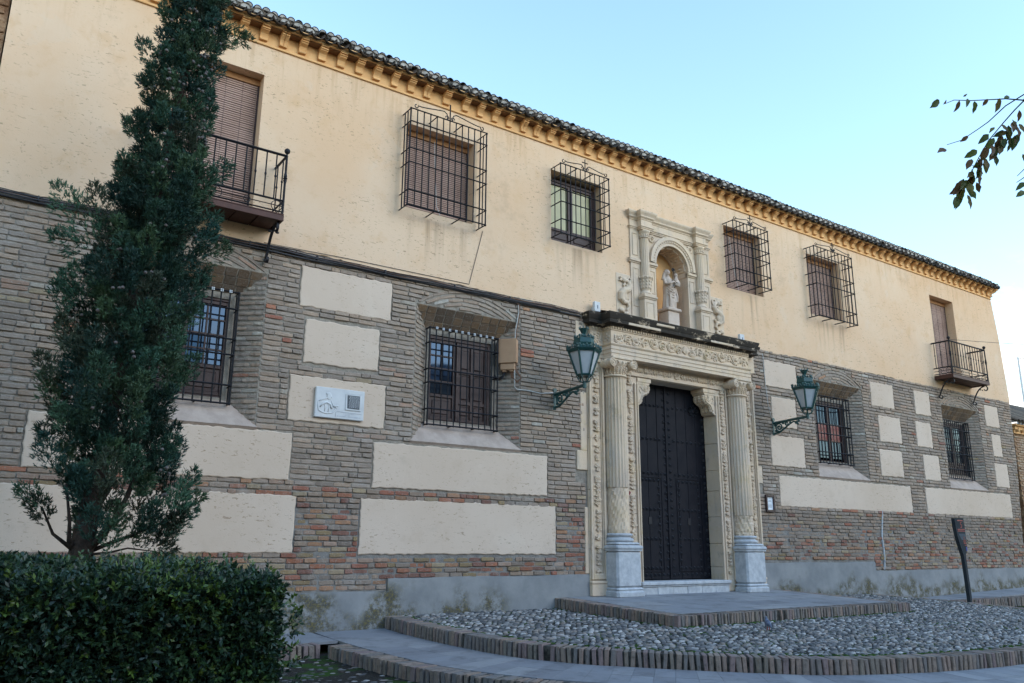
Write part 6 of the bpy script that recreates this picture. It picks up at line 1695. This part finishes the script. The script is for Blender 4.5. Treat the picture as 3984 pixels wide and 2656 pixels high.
LV = [(212, 158, -2.45, 65), (252, 158, -2.2, 28), (325, 160, -2.0, 60), (345, 140, .6, 22), (372, 150, -1.9, 50), (410, 165, -1.62, 58), (484, 152, -2.1, 38), (552, 148, -1.85, 70), (575, 150, .35, 40), (375, 360, -2.5, 48), (250, 435, -2.75, 62), (522, 310, -2.3, 40), (490, 350, -2.4, 70), (425, 440, -2.6, 70), (395, 490, -2.1, 60), (560, 295, -1.2, 55), (600, 300, -1.6, 75), (640, 300, -1.4, 80), (560, 350, -1.9, 70), (610, 360, -1.5, 75), (650, 350, -1.8, 80), (520, 370, -2.0, 70), (480, 420, -1.9, 75), (460, 480, -1.5, 70), (440, 520, -1.9, 75), (420, 560, -1.4, 72), (400, 580, -2.0, 70), (380, 620, -1.5, 75), (350, 600, -2.1, 70), (340, 660, -1.7, 75), (320, 650, -2.3, 55), (370, 690, -1.3, 70), (310, 700, -1.9, 65), (420, 620, -1.0, 60), (660, 215, -1.6, 55), (680, 460, -1.3, 40), (690, 620, -2.4, 60), (690, 670, -2.6, 60), (700, 260, -1.4, 60)]
for _ in range(34):
    t = R.random(); LV.append((lerp(640, 300, t)+R.gauss(0, 26), lerp(270, 690, t)+R.gauss(0, 20), R.uniform(-2.6, -.9), R.uniform(48, 78)))
for i, (x, y, an, L) in enumerate(LV):
    p = bough_pt(x, y); s_ = L/kk*3.7/3166.8*1.22; d = CR*math.cos(an)+CU*math.sin(an)+CF*R.uniform(-.5, .5); d.normalize()
    nrm = (-CF+CR*R.uniform(-.7, .7)+CU*R.uniform(-.5, .5)); nrm = (nrm-d*nrm.dot(d)).normalized(); sx = d.cross(nrm)
    M = Matrix(((sx.x, d.x, nrm.x, p.x), (sx.y, d.y, nrm.y, p.y), (sx.z, d.z, nrm.z, p.z), (0, 0, 0, 1)))
    loc, rot, _ = M.decompose(); inst('leaf', LM[i % 8], T, loc, rot.to_euler(), (s_, s_, s_))
# the rest of the crown, outside the picture on the right
og, di, le, wi, co = [], [], [], [], []
for _ in range(1500):
    p = np.array((5.2, -10.4, 4.7))+NP.normal(size=3)*np.array((.5, .45, .6))
    if in_view(*p) or p[0] < 4.0: continue
    og.append(p); di.append(NP.normal(size=3)+np.array((0, 0, -.6))); le.append(.075); wi.append(.02); co.append((.10, .11, .035))
v, c = blades(og, di, le, wi, co); blade_object('crown', v, c, 'oak', T)

# ================================================================ neighbours
T = thing('tower_building', 'rough brown masonry tower wall at the far upper left edge', 'building', (-2, .2, 0))
m = MB(); m.box(-5, XL-.015, .02, 6, -.1, 13.5); m.build('masonry_wall', 'rough', T)
m = MB()
for r_ in range(26):
    x = -1.2+R.uniform(0, .2); z = 6.6+r_*.125
    while x < XL-.05:
        L = R.uniform(.1, .3); x2 = min(x+L, XL-.02); m.cbox(x, x2-.012, .02-R.uniform(.004, .035), .06, z+R.uniform(0, .03), z+.11+R.uniform(-.03, .01), .012, jit=.008); x = x2
kind(m.build('rubble_stones', 'rough', T), 'stuff')
T = thing('neighbour_house', 'lower brick house with a sloping tiled roof beyond the right corner', 'house', (29.5, 3, .3))
m = MB(); m.box(26.45, 34, .5, 6, 0, 5.05); m.build('wall', 'rough', T)
m = MB()
for r_ in range(60):
    z = .6+.073*r_; x = 26.45+(.12 if r_ % 2 else 0)
    if z > 4.95: break
    for k in range(5): m.cbox(x+.27*k, x+.27*k+.255, .485-R.uniform(0, .012), .52, z, z+.052, .006, R.choice(((.42, .28, .17), (.36, .22, .13), (.45, .33, .22))))
kind(m.build('brickwork', 'brick', T), 'stuff')
m = MB(); m.mould([(26.4, 6), (26.4, .48), (34, .48)], [(0, 4.95), (.05, 4.95), (.06, 5.03), (.12, 5.06), (.13, 5.14), (.2, 5.16), (.2, 5.22), (0, 5.24)]); o = m.build('eaves_cornice', 'cornice', T)
for k in range(8): mk('bracket', 'cornice', o, lambda m: m.cbox(26.45+.32*k, 26.55+.32*k, .33, .47, 5.0, 5.15, .02))
m = MB(); m.add([(26.2, .25, 5.25), (34, .25, 5.25), (34, 3.2, 6.75), (26.2, 3.2, 6.75)], [(0, 1, 2, 3)]); m.add([(26.2, .25, 5.25), (26.2, 3.2, 6.75), (26.2, 6, 5.25)], [(0, 1, 2)])
m.add([(26.2, .25, 5.20), (34, .25, 5.20), (34, 6, 5.20), (26.2, 6, 5.20)], [(0, 1, 2, 3)]); m.add([(26.2, .25, 5.20), (34, .25, 5.20), (34, .25, 5.26), (26.2, .25, 5.26)], [(0, 1, 2, 3)]); m.add([(26.2, 6, 5.25), (34, 6, 5.25), (34, 3.2, 6.75), (26.2, 3.2, 6.75)], [(0, 1, 2, 3)])
rf = m.build('roof', 'tile', T)
tc_ = MB()
for i in range(36):
    x = 26.25+i*.21
    for (r_, sg, off) in ((.085, 1, 0), (.08, -1, .105)):
        vs = []; 
        for j in range(8):
            y, z = .2+j*.42, 5.27+j*.213+(.012 if j % 2 else 0)
            for q in range(6): a = PI*q/5; vs.append((x+off+r_*math.cos(a), y, z+sg*r_*math.sin(a)*.8))
        tc_.add(vs, [(j*6+q, j*6+q+1, j*6+q+7, j*6+q+6) for j in range(7) for q in range(5)], R.choice(((.16, .12, .085), (.12, .095, .07), (.2, .16, .11), (.10, .085, .07))))
kind(tc_.build('roof_tiles', 'tile', rf), 'stuff')
T = thing('light_mast', 'slender pale steel mast with a short arm, far right beyond the houses', 'lamp post', (50.2, 10, .27))
m = MB(); m.tube([(50.2, 10, .2), (50.2, 10, 12.35)], .09, 8, r1=.06); m.build('pole', 'galv', T); m = MB(); m.tube([(50.2, 10, 12.3), (52.2, 9.4, 12.45)], .05, 6); m.build('arm', 'galv', T); mk('floodlight', 'galv', T, lambda m: m.cbox(52.0, 52.6, 9.1, 9.6, 12.3, 12.45, .03))
T = thing('roof_sheet', 'small green corrugated sheet lying on the roof tiles above the portal', 'sheet', (14.75, .35, 9.6))
m = MB()
for k in range(8): m.quad((14.55+.055*k, .02, 9.47+(.012 if k % 2 else 0)), (14.605+.055*k, .02, 9.47+(0 if k % 2 else .012)), (14.605+.055*k, .55, 9.65+(0 if k % 2 else .012)), (14.55+.055*k, .55, 9.65+(.012 if k % 2 else 0)))
m.build('sheet', 'green_sheet', T); mk('batten', 'wood', T, lambda m: m.cbox(14.5, 15.1, .04, .08, 9.43, 9.462, .004))
# sky-facing ground planting bed under hedge and cypress
kind(mk('planting_bed', 'soil', None, lambda m: m.add([(-4, -6.3, z_street(-6.3)+.03), (2.2, -6.3, z_street(-6.3)+.03), (2.2, -2.0, z_street(-2)+.03), (-4, -2.0, z_street(-2)+.03)], [(0, 1, 2, 3)])), 'structure')
# ================================================================ the other side of the square, behind the viewer: it shades the foot of the front and shows in the panes
for i, (x0, x1, y, h, lab, mt) in enumerate(((-34, -13, -26, 8.6, 'long low plastered house across the square, behind the viewer on the left', 'panel'), (-13, 4, -25, 10.2, 'tall three storey house across the square directly behind the viewer', 'rough'), (4, 17, -26.5, 8.2, 'two storey ochre house across the square opposite the portal', 'plaster'), (17, 30, -25, 9.8, 'tall pale house across the square opposite the right wing', 'panel'), (30, 52, -27, 8.4, 'long ochre house across the square at the far right', 'plaster'))):
    T = thing('house', lab, 'house', ((x0+x1)/2, y, 0))
    m = MB(); m.box(x0, x1, y-9, y, -.1, h); m.build('wall', mt, T)
    m = MB(); m.prism([(y+.5, h-.05), (y-4.5, h+2.0), (y-9.5, h-.05)], x0-.2, x1+.2, 'x'); rf = m.build('roof', 'tile', T)
    mk('chimney', 'panel', rf, lambda m: m.cbox(x0+2.2, x0+3, y-4, y-3.2, h+.8, h+2.9, .03))
    n = int((x1-x0)/2.6)
    for k in range(n):
        xa = lerp(x0, x1, (k+.5)/n)
        for z in (1.0, 4.2, 7.2):
            if z+1.6 > h-.3: continue
            if z == 1.0 and k == n//2: continue
            mk('window', 'wood', T, lambda m: m.cbox(xa-.5, xa+.5, y-.05, y+.03, z, z+1.6, .02))
    xa = lerp(x0, x1, (n//2+.5)/n); mk('door', 'wood', T, lambda m: m.cbox(xa-.6, xa+.6, y-.05, y+.04, 0, 2.3, .02))
